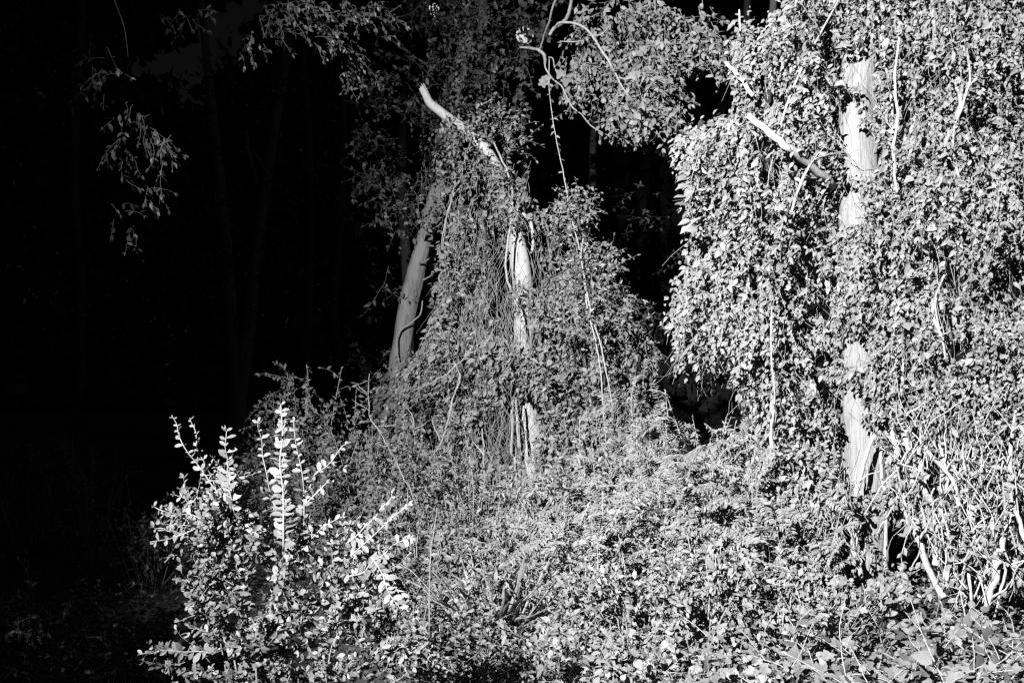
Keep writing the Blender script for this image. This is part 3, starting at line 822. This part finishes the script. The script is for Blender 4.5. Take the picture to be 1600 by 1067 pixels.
# ================================================================== FRONT: the bright bush at lower left
D_B = 4.0
bush_base = gp(440, 4.1)
bush = Plant('privet_bush', 'brightly lit small-leaved bush with tall upright shoots, lower left foreground', 'bush', bush_base, None, 'privet', 'twig')
SCR = A(1, 0, 0)
def shoot(tip, mid, bot, Y, spacing=.038, size=.036, r=.0022, curve=None, plane=A(1, -.1, .05), **kw):
    spacing *= .85; size *= 1.0
    pts = catmull(PL((bot[0], bot[1], Y + .05), (mid[0], mid[1], Y), (tip[0], tip[1], Y - .03)), 7)
    pts[1:] += RNG.normal(0, .007, (6, 3)) * A(1, 1.5, .5)
    pts = catmull(pts, 16)
    bush.part('shoot', pts, np.linspace(r * 1.3, r * .5, 16), 'twig', 6)
    leaves_along(bush, pts, spacing, size, 'oval', True, plane=plane, out=1.0, up=.6, jit=.34, nup=.6, nout=A(-.3, -.7, 0), start=.04, sizevar=.4, **kw)
shoot((441, 626), (440, 720), (443, 860), 3.9, .028, .044, .003)
shoot((440, 640), (443, 730), (452, 870), 3.95, .04, .038, .002)
shoot((357, 664), (357, 720), (366, 800), 3.9, .034, .042)
shoot((268, 648), (296, 705), (345, 775), 3.95, .034, .03, plane=A(.8, -.3, .6))
shoot((297, 650), (312, 700), (340, 780), 4.05, .04, .028)
shoot((405, 655), (413, 710), (424, 800), 4.35, .045, .036)
shoot((458, 662), (470, 740), (476, 840), 4.4, .045, .036)
shoot((545, 688), (510, 725), (474, 772), 4.3, .04, .032, plane=A(.5, 0, .9))
shoot((540, 728), (510, 752), (476, 790), 4.25, .04, .03, plane=A(.5, 0, .9))
shoot((538, 806), (500, 830), (450, 860), 4.0, .036, .032, plane=A(.5, 0, .9))
shoot((236, 790), (275, 803), (335, 815), 3.95, .05, .032, plane=A(.2, 0, 1))
shoot((232, 850), (272, 838), (330, 815), 3.9, .05, .032, plane=A(.2, 0, 1))
shoot((236, 822), (262, 830), (310, 838), 4.0, .05, .032, plane=A(.2, 0, 1))
shoot((265, 770), (300, 785), (345, 810), 4.05, .03, .028, plane=A(.3, 0, 1))
shoot((645, 782), (600, 820), (540, 880), 3.95, .026, .033, plane=A(.6, 0, .8))
shoot((612, 770), (585, 808), (540, 850), 4.0, .024, .033, plane=A(.6, 0, .8))
shoot((640, 838), (600, 865), (545, 900), 3.9, .026, .035, plane=A(.6, 0, .8))
shoot((625, 960), (606, 915), (580, 870), 3.8, .026, .038, plane=A(.7, 0, .4))
shoot((660, 985), (640, 950), (600, 900), 3.85, .03, .034, plane=A(.7, 0, .6))
shoot((215, 1022), (260, 1015), (330, 1020), 3.9, .035, .036, plane=A(.2, 0, 1))
shoot((290, 978), (320, 985), (370, 1010), 4.0, .035, .034, plane=A(.2, 0, 1))
root = bush_base + A(0, 0, .1)
for (x, y) in ((350, 850), (450, 860), (560, 900), (420, 980), (520, 990), (600, 960), (330, 1000), (440, 800), (300, 820)):
    e = P(x, y, D_B + RNG.uniform(-.1, .15))
    m_ = (bush_base + e) / 2 + A(RNG.normal(0, .04), 0, -.05)
    bush.part('stem', catmull(np.array([bush_base + RNG.normal(0, .04, 3) * A(1, 1, 0), m_, e + A(0, .1, 0)]), 18), np.linspace(.007, .0015, 18), 'bark', 7, None, 40, wiggle=5)
for (x, y, rx, ry, n) in ((345, 880, 62, 95, 120), (310, 800, 40, 40, 40), (400, 830, 50, 40, 44), (385, 960, 60, 60, 80), (470, 900, 50, 80, 56), (440, 990, 60, 40, 34), (560, 890, 60, 62, 110), (590, 950, 40, 50, 50), (520, 960, 50, 50, 60),
                          (330, 1040, 110, 50, 80), (470, 1060, 110, 45, 66), (600, 1050, 80, 50, 44), (360, 770, 30, 40, 26), (640, 1010, 40, 30, 22), (450, 1150, 220, 50, 60)):
    blob(bush, P(x, y, D_B + .08), A(rx, 60, ry) * D_B / FPX, int(n * .5), .16, P(440, 1120, 4.2), .021, .032, 'oval', True, twr=.0016, outw=.75, grav=.0, jit=.5, nup=.4, nout=A(-.3, -.6, 0), sizevar=.4)

# ================================================================== shrubs
def shrub(name, label, px, Y, h, r, stems, kind, size, twigs=5, spacing=.04, opp=False, mat='shrub', group='undergrowth shrubs', tw_len=.25, lean=A(0, 0, 0), frond=False, stemr=.006, **kw):
    size *= .86; spacing *= .86; stems = int(stems * 1.25)
    kw.setdefault('jit', .5) if not frond else None
    b = gp(px, Y)
    pl = Plant(name, label, 'shrub', b, group, mat, 'twig')
    for s in range(stems):
        a = RNG.uniform(0, 2 * math.pi)
        q = r * math.sqrt(RNG.uniform(0, 1))
        top = b + A(math.cos(a) * q, math.sin(a) * q, h * RNG.uniform(.55, 1.05) * (1 - .35 * (q / r) ** 2)) + lean
        st = b + A(math.cos(a) * q * .35, math.sin(a) * q * .35, -.02)
        mid = (st + top) / 2 + RNG.normal(0, .05, 3) + A(0, 0, h * .08)
        pts = catmull(np.array([st, mid, top]), 14)
        if s < 10:
            pl.part('stem', pts, np.linspace(stemr, stemr * .35, 14), 'twig', 5)
        else:
            pl.twig(pts, stemr, stemr * .35, 4)
        for t in range(twigs):
            i = int(RNG.uniform(.3, 1) * 13)
            d = unit(A(math.cos(a), math.sin(a), .1) * .6 + RNG.normal(0, .6, 3) + A(-.1, -.3, .25))
            L = tw_len * RNG.uniform(.6, 1.3)
            tw = grow(pts[i], d, L, 5, .12, .1)
            pl.twig(tw, stemr * .3, stemr * .15, 3)
            if frond:
                lat = unit(np.cross(tw[-1] - tw[0], A(-.25, -.5, .8)))
                leaves_along(pl, tw, spacing, size, kind, True, plane=lat, out=1, up=.45, jit=.14, nup=.7, nout=A(-.2, -.5, 0), mat=mat, **kw)
            else:
                leaves_along(pl, tw, spacing, size, kind, opp, mat=mat, **kw)
        leaves_along(pl, pts[7:], spacing * 1.2, size, kind, opp, mat=mat, **kw)
    return pl

S = shrub
# the fern-leaved row under the dark gap
S('fern_leaved_shrub', 'feathery-leaved shrub just left of the dark gap under the hanging vine', 955, 8.6, 1.62, .55, 16, 'lance', .062, 7, .026, frond=True, tw_len=.36)
S('fern_leaved_shrub', 'tallest feathery-leaved shrub, its tips against the dark gap', 1075, 8.3, 1.85, .5, 18, 'lance', .066, 7, .028, frond=True, tw_len=.38)
S('fern_leaved_shrub', 'feathery-leaved shrub at the lower edge of the left vine mantle', 1160, 8.0, 1.6, .5, 16, 'lance', .062, 7, .026, frond=True, tw_len=.34)
S('fern_leaved_shrub', 'feathery-leaved shrub in the middle of the bright thicket', 1030, 7.4, 1.32, .55, 18, 'lance', .058, 7, .025, frond=True, tw_len=.32)
S('fern_leaved_shrub', 'feathery-leaved shrub closing the foot of the dark gap', 1010, 8.9, 1.75, .5, 16, 'lance', .064, 7, .027, frond=True, tw_len=.36)
S('leafy_shrub', 'tall leafy shrub in front of the left mantle foot', 1130, 8.3, 1.5, .5, 22, 'ovate', .056, 7, .034)
S('leafy_shrub', 'pale crowded shrub right of the snag foot', 890, 8.3, 1.5, .5, 22, 'ovate', .058, 7, .034)
S('leafy_shrub', 'bright bushy shrub below the tallest feathery one', 1115, 7.4, 1.3, .5, 22, 'ovate', .06, 7, .034)
S('leafy_shrub', 'bright shrub between thicket middle and trunk foot', 1205, 7.2, 1.2, .5, 18, 'lance', .062, 7, .027, frond=True, tw_len=.32)
S('leafy_shrub', 'shrub under the snag foot with narrow leaves', 850, 8.2, 1.2, .5, 20, 'lance', .075, 8, .026)
S('leafy_shrub', 'dim shrub half shaded behind the bright bush', 735, 8.8, 1.3, .6, 22, 'ovate', .05, 7, .034)
S('leafy_shrub', 'dim shrub at the foot of the leaning trunk', 660, 9.2, 1.25, .65, 22, 'ovate', .05, 7, .036)
S('leafy_shrub', 'narrow-leaved shrub in front of the snag foot', 800, 7.0, .75, .5, 20, 'lance', .07, 8, .026)
S('leafy_shrub', 'rounded shrub at the centre of the picture bottom third', 915, 7.0, 1.05, .5, 20, 'lance', .06, 7, .026, frond=True, tw_len=.3)
S('leafy_shrub', 'low bright shrub in the middle foreground thicket', 990, 6.5, .85, .5, 24, 'ovate', .056, 7, .033)
S('leafy_shrub', 'low shrub with pale broad leaves, foreground right of centre', 1090, 6.4, .8, .5, 22, 'ovate', .07, 6, .04)
S('leafy_shrub', 'low shrub below the vine skirt of the pale trunk', 1200, 6.4, .68, .5, 18, 'ovate', .06, 6, .04)
S('leafy_shrub', 'small dim shrub in the shadow beside the bright bush', 700, 6.4, .5, .45, 14, 'ovate', .055, 6, .042)
S('leafy_shrub', 'low foreground shrub under the narrow grass tuft', 830, 5.8, .42, .5, 20, 'heart', .055, 6, .04)
S('leafy_shrub', 'nearest low shrub at the bottom edge, centre', 930, 5.5, .4, .5, 22, 'lance', .06, 7, .026)
S('leafy_shrub', 'nearest low shrub at the bottom edge, right of centre', 1050, 5.4, .38, .5, 22, 'heart', .062, 6, .04)
S('leafy_shrub', 'low leafy shrub at the bottom edge next to the bush', 745, 5.3, .36, .45, 18, 'oval', .05, 6, .034)
S('twiggy_shrub', 'dim twiggy shrub standing behind the tall bright shoots', 505, 9.6, 1.98, .7, 46, 'ovate', .062, 9, .034, mat='crown', tw_len=.3)
S('twiggy_shrub', 'dim shrub between bright bush and leaning trunk', 590, 9.2, 1.45, .75, 42, 'ovate', .06, 9, .034, mat='crown', tw_len=.3)
S('twiggy_shrub', 'dark shrub low behind the right arm of the bright bush', 660, 7.8, .95, .5, 26, 'ovate', .055, 8, .032, mat='crown', tw_len=.26)

# bare arching twig rising out of the dim shrub
p = PL((655, 800, 8.3), (630, 745, 8.3), (615, 715, 8.3), (598, 680, 8.3), (580, 655, 8.3), (577, 630, 8.3), (575, 605, 8.3), (578, 584, 8.3))
pl = Plant('bare_twig', 'thin bare crooked twig rising above the dim shrubs left of the trunk', 'branch', p[0], None, 'dark')
pl.part('stem', p, [.006, .006, .0055, .005, .005, .004, .003, .002], 'bark', 6, ((.3, 2, 14, 1),), 60, wiggle=3.5)
for i in range(8):
    k = RNG.integers(0, 7)
    pl.part('side_shoot', grow(p[k] * .5 + p[k + 1] * .5, rnd(1, .7)[0] + A(.2, 0, .5), RNG.uniform(.06, .2), 4, .25), np.linspace(.003, .0012, 5), 'liana', 4, under=0)
p = PL((672, 800, 6.0), (683, 770, 6.0), (684, 740, 6.0), (680, 700, 6.0) if False else (682, 720, 6.0))
pl = Plant('feathery_stem', 'single upright stem with side leaves in the shade behind the bush', 'plant', gp(672, 6.0), None, 'shrub')
pts = catmull(np.vstack([gp(672, 6.0)[None], PL((672, 880, 6.0), (678, 830, 6.0), (683, 795, 6.0))]), 20)
pl.part('stem', pts, np.linspace(.005, .002, 20), 'bark', 5)
leaves_along(pl, pts[6:], .035, .055, 'lance', True, plane=A(1, -.2, .3), out=1, up=.4, jit=.35, mat='dark')

# ================================================================== low broad-leaved ground vines, bottom right
gv = [(1150, 5.6), (1240, 5.7), (1330, 5.6), (1420, 5.7), (1510, 5.5), (1590, 5.6), (1290, 6.4), (1390, 6.5), (1480, 6.4), (1570, 6.3), (1180, 5.1), (1300, 5.05), (1420, 5.05), (1540, 5.0), (1660, 5.5)]
gl = ['under the vine skirt, left', 'in front of the vine skirt', 'at the bottom right below the pale trunk', 'below the sloping woody vine', 'below the sickle-shaped vine', 'in the right bottom corner', 'at the very foot of the pale trunk', 'right of the trunk foot', 'between woody vines and the corner', 'in front of the grey edge trunk',
      'at the bottom edge, leftmost of its row', 'at the bottom edge under the pale trunk', 'at the bottom edge under the woody vines', 'at the bottom edge near the corner', 'just outside the right edge']
for (px, Y), lab in zip(gv, gl):
    b = gp(px, Y)
    pl = Plant('ground_vine', 'broad-leaved ground vine ' + lab, 'plant', b, 'broad-leaved ground vines', 'broad')
    for s in range(16):
        a = RNG.uniform(0, 6.28)
        st = b + A(math.cos(a), math.sin(a), 0) * RNG.uniform(0, .22)
        tw = grow(st, A(math.cos(a), math.sin(a), 1.15), RNG.uniform(.35, .7), 8, .16, .09)
        tw[:, 2] = np.maximum(tw[:, 2], ground_z(tw[:, 0], tw[:, 1]) + .02)
        pl.part('stem', catmull(tw, 14), np.linspace(.004, .002, 14), 'twig', 5)
        leaves_along(pl, tw, .055, RNG.uniform(.06, .10), RNG.choice(['heart', 'heart', 'ovate', 'lobed']), out=.8, up=.5, jit=.4, nup=.95, nout=A(-.25, -.4, 0), start=.15)

# ground cover and litter nobody could count
def scatter(name, label, cat, n, box, hmax, size, kind, mat, seed, clump=.5):
    pl = Plant(name, label, cat, (0, 0, 0), None, mat, cap=0)
    x = RNG.uniform(box[0], box[1], n); y = RNG.uniform(box[2], box[3], n)
    nz = vnoise(np.stack([x * 1.4, y * 1.4, x * 0], -1), seed)
    k = nz > clump
    x, y, nz = x[k], y[k], nz[k]
    z = ground_z(x, y) + RNG.uniform(.005, 1, len(x)) * hmax * (nz - clump) / (1 - clump)
    m = len(x)
    pl.leaves(np.stack([x, y, z], -1), np.concatenate([rnd(m, .8)[:, :2], RNG.normal(0, .25, (m, 1))], 1), A(-.2, -.35, 1) + rnd(m, .45), size * RNG.uniform(.6, 1.4, m), kind)
    pl.stuff = True
    return pl
scatter('leaf_litter', 'dead leaves lying on the dark ground', 'leaf litter', 2500, (-.4, 7, 4.6, 14), .02, .05, 'scrap', 'litter', 3, .0)
scatter('ground_cover', 'low mixed leaves covering the ground of the thicket', 'ground cover', 9000, (-.8, 4.2, 4.6, 9.5), .3, .048, 'ovate', 'shrub', 4, .25)
scatter('dark_ground_cover', 'dim low leaves on the ground at the lower left', 'ground cover', 16000, (-6.5, -.5, 3.8, 13), .5, .04, 'ovate', 'far', 7, .1)  # lowest leaf colour here deepens the shade on this ground

# grass tufts
for lab, px, Y, n, h in (('wispy grass tuft low in front of the snag foot', 770, 6.8, 130, .62), ('small wispy grass tuft at the bottom, right of the first', 865, 5.7, 90, .4), ('wispy grass by the foot of the pale trunk', 1265, 6.4, 60, .45)):
    b = gp(px, Y)
    pl = Plant('grass_tuft', lab, 'grass', b, 'grass tufts in the thicket', 'grass')
    a = RNG.uniform(0, 6.28, n); q = RNG.uniform(0, .22, n)
    pos = b + np.stack([np.cos(a) * q, np.sin(a) * q, q * 0], -1)
    tip = np.stack([np.cos(a) * .35, np.sin(a) * .35, q * 0 + 1], -1) + rnd(n, .22)
    pl.leaves(pos, tip, np.stack([-np.cos(a), -np.sin(a), q * 0 + .3], -1), h * RNG.uniform(.6, 1.2, n), 'blade')

# ================================================================== LEFT: the dark side
twin = tree('twin_trunk_tree', 'dark twin-stemmed tree barely visible at left', [(372, 660, 20), (370, 600, 20), (362, 500, 20), (356, 400, 20), (340, 250, 20.2), (320, 60, 20.6), (300, -160, 21)], [30, 24, 19, 17, 15, 12, 9], 'bark', 60, 26, crown='dark', seed=21)
twin.part('second_trunk', PL((374, 640, 20), (380, 580, 20), (392, 480, 20), (402, 400, 20), (420, 260, 20.2), (450, 60, 20.5), (470, -100, 21)), [.13, .13, .12, .11, .1, .08, .05], 'bark', 26, BARK, 60, 22)
twin.part('branch', PL((402, 290, 20.1), (388, 235, 20), (385, 198, 20)), [.05, .045, .03], 'bark', 8, None, 14)
twin.part('branch', PL((392, 230, 20.1), (405, 250, 20), (425, 285, 20), (440, 295, 20)), [.03, .03, .02, .01], 'bark', 8, None, 14)
for (x, y, rx, ry, n) in ((230, 230, 50, 50, 40), (200, 180, 40, 40, 26), (250, 250, 30, 26, 24), (210, 340, 40, 60, 24), (330, 330, 60, 60, 34), (380, 120, 80, 40, 40), (480, 300, 70, 60, 40), (440, 420, 60, 40, 26), (150, 90, 60, 50, 24), (300, 440, 50, 50, 20)):
    blob(twin, P(x, y, 19), A(rx, 90, ry) * 19 / FPX, n, .7, P(370, 300, 20), .07, .14, 'ovate', outw=.7)
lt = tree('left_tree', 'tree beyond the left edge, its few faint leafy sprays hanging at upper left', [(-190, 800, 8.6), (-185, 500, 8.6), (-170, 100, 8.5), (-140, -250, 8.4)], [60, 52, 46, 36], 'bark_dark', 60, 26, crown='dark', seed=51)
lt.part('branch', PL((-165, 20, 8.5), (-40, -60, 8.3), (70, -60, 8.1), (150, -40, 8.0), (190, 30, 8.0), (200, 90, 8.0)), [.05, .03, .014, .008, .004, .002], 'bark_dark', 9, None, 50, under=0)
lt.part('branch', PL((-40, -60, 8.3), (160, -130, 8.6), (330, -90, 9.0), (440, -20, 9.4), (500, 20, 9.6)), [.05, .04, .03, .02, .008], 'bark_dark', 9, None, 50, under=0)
for (x, y, rx, ry, n, Y) in ((250, 240, 30, 30, 14, 8), (205, 200, 34, 34, 13, 8), (190, 250, 24, 24, 8, 8), (170, 130, 36, 36, 8, 8), (205, 350, 26, 40, 7, 8.2), (480, 14, 50, 16, 18, 9.5), (505, 60, 26, 24, 14, 9.6), (430, 60, 30, 20, 6, 9.5), (540, 60, 26, 30, 14, 9.8), (590, 30, 40, 26, 24, 10.2), (560, 110, 36, 30, 16, 10.2), (450, 30, 60, 24, 20, 9.5), (400, 70, 40, 24, 8, 9.2), (520, 20, 50, 20, 18, 9.8), (300, 30, 50, 30, 8, 9), (120, 120, 50, 50, 9, 8.2), (230, 300, 36, 30, 8, 8.1)):
    blob(lt, P(x, y, Y), A(rx, 40, ry) * Y / FPX, n, .22, P(200, -20, Y), .05, .062, 'ovate', outw=.6, grav=.2, droop=.3)
for lab, px, Y, h in (('very dark weedy plant at the far lower left', 60, 10.5, 1.45), ('very dark tall weed left of the bright bush', 155, 9.8, 1.3), ('very dark leafy plant close behind the bush, left', 240, 8.6, .8), ('dark shrub at the foot of the twin-stemmed tree', 390, 12, 1.3), ('low dark weed at the lower left, nearest the corner plant', 40, 6.0, .55), ('low dark weed between corner plant and bright bush', 170, 5.6, .45), ('low dark weed tucked behind the left skirt of the bright bush', 235, 5.4, .4)):
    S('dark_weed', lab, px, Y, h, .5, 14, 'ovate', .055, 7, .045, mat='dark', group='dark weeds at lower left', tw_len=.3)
b = gp(110, 4.9)
pl = Plant('low_plant', 'low dim plant with long leaves at the bottom left corner', 'plant', b, None, 'broad')
for s in range(9):
    a = RNG.uniform(0, 6.28)
    tw = grow(b + A(math.cos(a), math.sin(a), 0) * .05, A(math.cos(a), math.sin(a) * .5, .7), .3, 6, .1, .12)
    pl.part('stem', tw, np.linspace(.003, .0015, 7), 'twig', 5)
    leaves_along(pl, tw, .06, .09, 'ovate', True, plane=A(.6, -.5, .3), jit=.2)

# unseen shrub added left of the viewer to keep the lamp off the ground
b = A(-3.2, 1.2, float(ground_z(-3.2, 1.2)))
pl = Plant('shade_shrub', 'added unseen leafy shrub outside the left edge, shading the near left ground', 'shrub', b, None, 'dark')
for s in range(7):
    a = s * .9
    pl.part('stem', catmull(np.array([b + A(math.cos(a) * .08, math.sin(a) * .08, -.05), b + A(math.cos(a) * .2, math.sin(a) * .2, 1.4), b + A(math.cos(a) * .4, math.sin(a) * .35, 3.1)]), 16), np.linspace(.03, .008, 16), 'bark', 8)
for (dx, z, r, n) in ((0, 1.5, .45, 90), (.05, 2.3, .55, 150), (-.1, 2.9, .5, 130), (.25, 2.7, .4, 80), (-.3, 2.1, .4, 70), (0, .8, .35, 40)):
    blob(pl, b + A(dx, 0, z), A(r, r * .9, r * .8), n, .35, b + A(0, 0, 1.2), .05, .1, 'ovate', outw=.6)

# dim trees behind the gap, and the wood beyond
for lab, px, Y, seed, blobs in (
    ('dim tree standing in the dark gap between snag and right vines', 1160, 23, 31, [(985, 310, 40, 30, 14), (1040, 260, 34, 26, 9), (1010, 345, 40, 20, 12), (975, 352, 40, 12, 9), (1040, 400, 26, 30, 10), (1080, 560, 50, 60, 12), (1120, 300, 50, 80, 12)]),
    ('dim low tree below the dark gap', 1200, 16, 33, [(1000, 480, 34, 26, 13), (1010, 535, 36, 30, 16), (985, 570, 30, 26, 12), (1030, 500, 20, 20, 8), (1120, 590, 30, 26, 4)]),
    ('dim tree behind the leaning trunk', 632, 17, 35, [(540, 200, 60, 60, 40), (580, 330, 50, 60, 30), (540, 450, 60, 60, 30), (560, 560, 50, 40, 24), (500, 120, 60, 50, 34)]),
    ('dark tree at the far left', 120, 16, 37, [(120, 200, 90, 90, 50), (60, 400, 90, 90, 40), (160, 500, 80, 80, 40), (90, 50, 90, 60, 40)])):
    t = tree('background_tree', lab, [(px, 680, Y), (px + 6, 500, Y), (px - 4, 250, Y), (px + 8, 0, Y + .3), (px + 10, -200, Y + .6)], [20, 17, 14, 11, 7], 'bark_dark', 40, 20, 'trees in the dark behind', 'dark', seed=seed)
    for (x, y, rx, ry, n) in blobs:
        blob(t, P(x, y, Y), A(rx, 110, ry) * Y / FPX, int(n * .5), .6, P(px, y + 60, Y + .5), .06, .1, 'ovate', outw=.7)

# far wood: one dark mass of leaves with a gap of sky
def far_wood():
    pl = Plant('far_woodland', 'black mass of trees closing the background', 'woodland', (0, 0, 0), None, 'far', cap=0)
    n = 120000
    px = RNG.uniform(-350, 1950, n); py = RNG.uniform(-320, 690, n)
    Y = RNG.uniform(42, 56, n)
    k = np.ones(n, bool)
    jx, jy = px + RNG.normal(0, 8, n), py + RNG.normal(0, 8, n)
    for (kx, ky, krx, kry) in ((335, 55, 48, 62), (285, 92, 66, 32), (225, 105, 32, 22), (385, 8, 36, 30), (345, 20, 50, 24), (300, 135, 30, 30)):
        k &= ~(((jx - kx) / krx) ** 2 + ((jy - ky) / kry) ** 2 < 1)
    p = P(px, py, Y)[k]
    p = p[p[:, 2] > -.2]
    m = len(p)
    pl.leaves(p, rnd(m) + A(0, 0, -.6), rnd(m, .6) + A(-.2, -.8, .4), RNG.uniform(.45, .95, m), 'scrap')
    pl.stuff = True
far_wood()
rr = np.random.default_rng(5)
for i, (px, lab) in enumerate(((470, 'dark slim trunk in the wood behind the dim shrubs'), (540, 'dark slim trunk beside the leaning tree, far behind'), (900, 'dark slim trunk far behind the snag'), (1250, 'dark slim trunk far behind the left mantle'))):
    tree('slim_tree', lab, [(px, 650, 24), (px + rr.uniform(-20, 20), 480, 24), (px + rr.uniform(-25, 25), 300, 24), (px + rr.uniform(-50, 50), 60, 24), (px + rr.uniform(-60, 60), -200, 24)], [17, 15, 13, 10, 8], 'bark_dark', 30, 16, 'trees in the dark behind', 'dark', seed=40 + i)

# two glowing globes on posts, added behind the crown for its bright specks
def add_speck_glow(label, px, py, Y, r):
    c = P(px, py, Y)
    m, nt, b_ = new_mat('glow_globe')
    b_.inputs["Emission Color"].default_value = (1, 1, 1, 1)
    b_.inputs["Emission Strength"].default_value = .8
    e = bpy.data.objects.new('speck_glow', None)
    g = float(ground_z(c[0], c[1]))
    e.location = (c[0], c[1], g)
    e["label"] = label; e["category"] = 'lamp'; e["group"] = 'added glows behind the crown'
    COL.objects.link(e)
    h = c[2] - g
    v, f = tube(np.array([(0, 0, -.1), (0, 0, .3), (0, 0, h - r * 1.05)]), [.11, .07, .05], 10)
    o = bpy.data.objects.new('post', mesh_np('post', v, f, 'bark_dark')); o.parent = e; COL.objects.link(o)
    th = np.linspace(-math.pi / 2, math.pi / 2, 9)
    v, f = tube(np.stack([th * 0, th * 0, h + r * np.sin(th)], -1), np.maximum(r * np.cos(th), .02), 14)
    o = bpy.data.objects.new('globe', mesh_np('globe', v, f, m)); o.parent = e; COL.objects.link(o)
    v, f = tube(np.array([(0, 0, h + r * .9), (0, 0, h + r * 1.1), (0, 0, h + r * 1.2)]), [r * .5, r * .35, .02], 12)
    o = bpy.data.objects.new('cap', mesh_np('cap', v, f, 'bark_dark')); o.parent = e; COL.objects.link(o)
for (x, y) in ((676, 18), (820, 55)):
    blob(oak, P(x, y, 14.5), A(34, 60, 34) * 14.5 / FPX, 44, .4, P(750, -100, 15), .04, .09, 'ovate', outw=.5, mat='dark')
add_speck_glow('added glow behind the bright specks in the leaves at top, left of the far trunk', 676, 16, 22, .15)
add_speck_glow('added glow behind the bright specks in the leaves above the snag', 820, 55, 22, .2)

# ================================================================== link everything
def finish():
    # coarse visibility: nearest leaf per cell
    cell = 5
    W, H = int(1600 / cell) + 2, int(1067 / cell) + 2
    zb = np.full((H, W), 1e9)
    for pl in PLANTS:
        for g in pl.lv:
            c = g['pos'] + g['tip'] * (g['size'] * .5)[:, None]
            g['cx'], g['cy'], g['cd'] = proj(c)
            view = unit(c - CAM)
            g['face'] = np.abs((g['nrm'] * view).sum(-1))
            g['ins'] = (g['cx'] > 0) & (g['cx'] < 1600) & (g['cy'] > 0) & (g['cy'] < 1067)
            k = g['ins']
            np.minimum.at(zb, ((g['cy'][k] / cell).astype(int), (g['cx'][k] / cell).astype(int)), g['cd'][k])
    n_obj = n_tri = 0
    for pl in PLANTS:
        e = bpy.data.objects.new(pl.name, None)
        e.empty_display_size = .1
        e.location = pl.base
        stuff_only = getattr(pl, 'stuff', False)
        scores = []
        for gi, g in enumerate(pl.lv):
            across = g['size'] * FPX / g['cd']
            px_area = across ** 2 * (.15 + g['face'])
            vis = np.zeros(len(across), bool)
            k = g['ins']
            vis[k] = g['cd'][k] < zb[(g['cy'][k] / cell).astype(int), (g['cx'][k] / cell).astype(int)] + .06
            g['sc'] = np.where(vis & (across >= 9), px_area, 0)
            scores.append(g['sc'])
        chosen_cut = 1e18
        if scores and pl.cap > 0:
            al = np.sort(np.concatenate(scores))[::-1]
            al = al[al > 0]
            if len(al):
                chosen_cut = al[min(len(al), pl.cap) - 1]
        V, F, MI, off = [], [], [], 0
        by_mat = {}
        for g in pl.lv:
            X = np.cross(g['tip'], g['nrm'])
            R = np.stack([X, g['tip'], g['nrm']], -1) * g['size'][:, None, None]
            sel = g['sc'] >= chosen_cut
            for i in np.nonzero(sel)[0]:
                o = bpy.data.objects.new('leaf', leaf_mesh(g['kind'], int(g['var'][i]), g['mat']))
                m4 = np.eye(4); m4[:3, :3] = R[i]; m4[:3, 3] = g['pos'][i] - pl.base
                o.parent = e
                o.matrix_local = Matrix(m4.tolist())
                COL.objects.link(o)
                n_obj += 1
            for v_ in range(len(LEAF[g['kind']])):
                k = (~sel) & (g['var'] == v_)
                if not k.any():
                    continue
                lv, lf = LEAF_TRI[g['kind']][v_]
                vv = np.einsum('nij,kj->nki', R[k], lv) + (g['pos'][k] - pl.base)[:, None, :]
                nn = vv.shape[0]
                lst = by_mat.setdefault(g['mat'], [[], [], 0])
                lst[0].append(vv.reshape(-1, 3))
                lst[1].append((lf[None] + (np.arange(nn) * len(lv))[:, None, None]).reshape(-1, 3) + lst[2])
                lst[2] += nn * len(lv)
        if stuff_only:
            (mt, (vs_, fs_, _)), = by_mat.items()
            o = bpy.data.objects.new(pl.name, mesh_np(pl.name, np.vstack(vs_), np.vstack(fs_), mt))
            o["kind"] = "stuff"; o["label"] = pl.label; o["category"] = pl.cat
            COL.objects.link(o)
            n_tri += sum(len(a) for a in fs_)
            bpy.data.objects.remove(e)
            continue
        COL.objects.link(e)
        e["label"] = pl.label; e["category"] = pl.cat
        if pl.group:
            e["group"] = pl.group
        for mt, (vs_, fs_, _) in by_mat.items():
            o = bpy.data.objects.new(pl.foliage_name, mesh_np(pl.foliage_name, np.vstack(vs_), np.vstack(fs_), mt))
            o["kind"] = "stuff"; o.parent = e
            COL.objects.link(o)
            n_tri += sum(len(a) for a in fs_)
        if pl.tw:
            vs_, fs_, of = [], [], 0
            for v, f in pl.tw:
                vs_.append(v - pl.base); fs_.append(f + of); of += len(v)
            o = bpy.data.objects.new('twigs', mesh_np('twigs', np.vstack(vs_), np.vstack(fs_), pl.twig_mat))
            o["kind"] = "stuff"; o.parent = e
            COL.objects.link(o)
            n_tri += sum(len(a) for a in fs_)
        made = []
        for (nm, v, f, mt, under) in pl.parts:
            o = bpy.data.objects.new(nm, mesh_np(nm, v - pl.base, f, mt))
            o.parent = e if under is None else made[under]
            made.append(o)
            COL.objects.link(o)
            n_tri += len(f)
    print("leaf objects", n_obj, "triangles", n_tri, "plants", len(PLANTS), "seconds", round(time.time() - T0, 1))
finish()
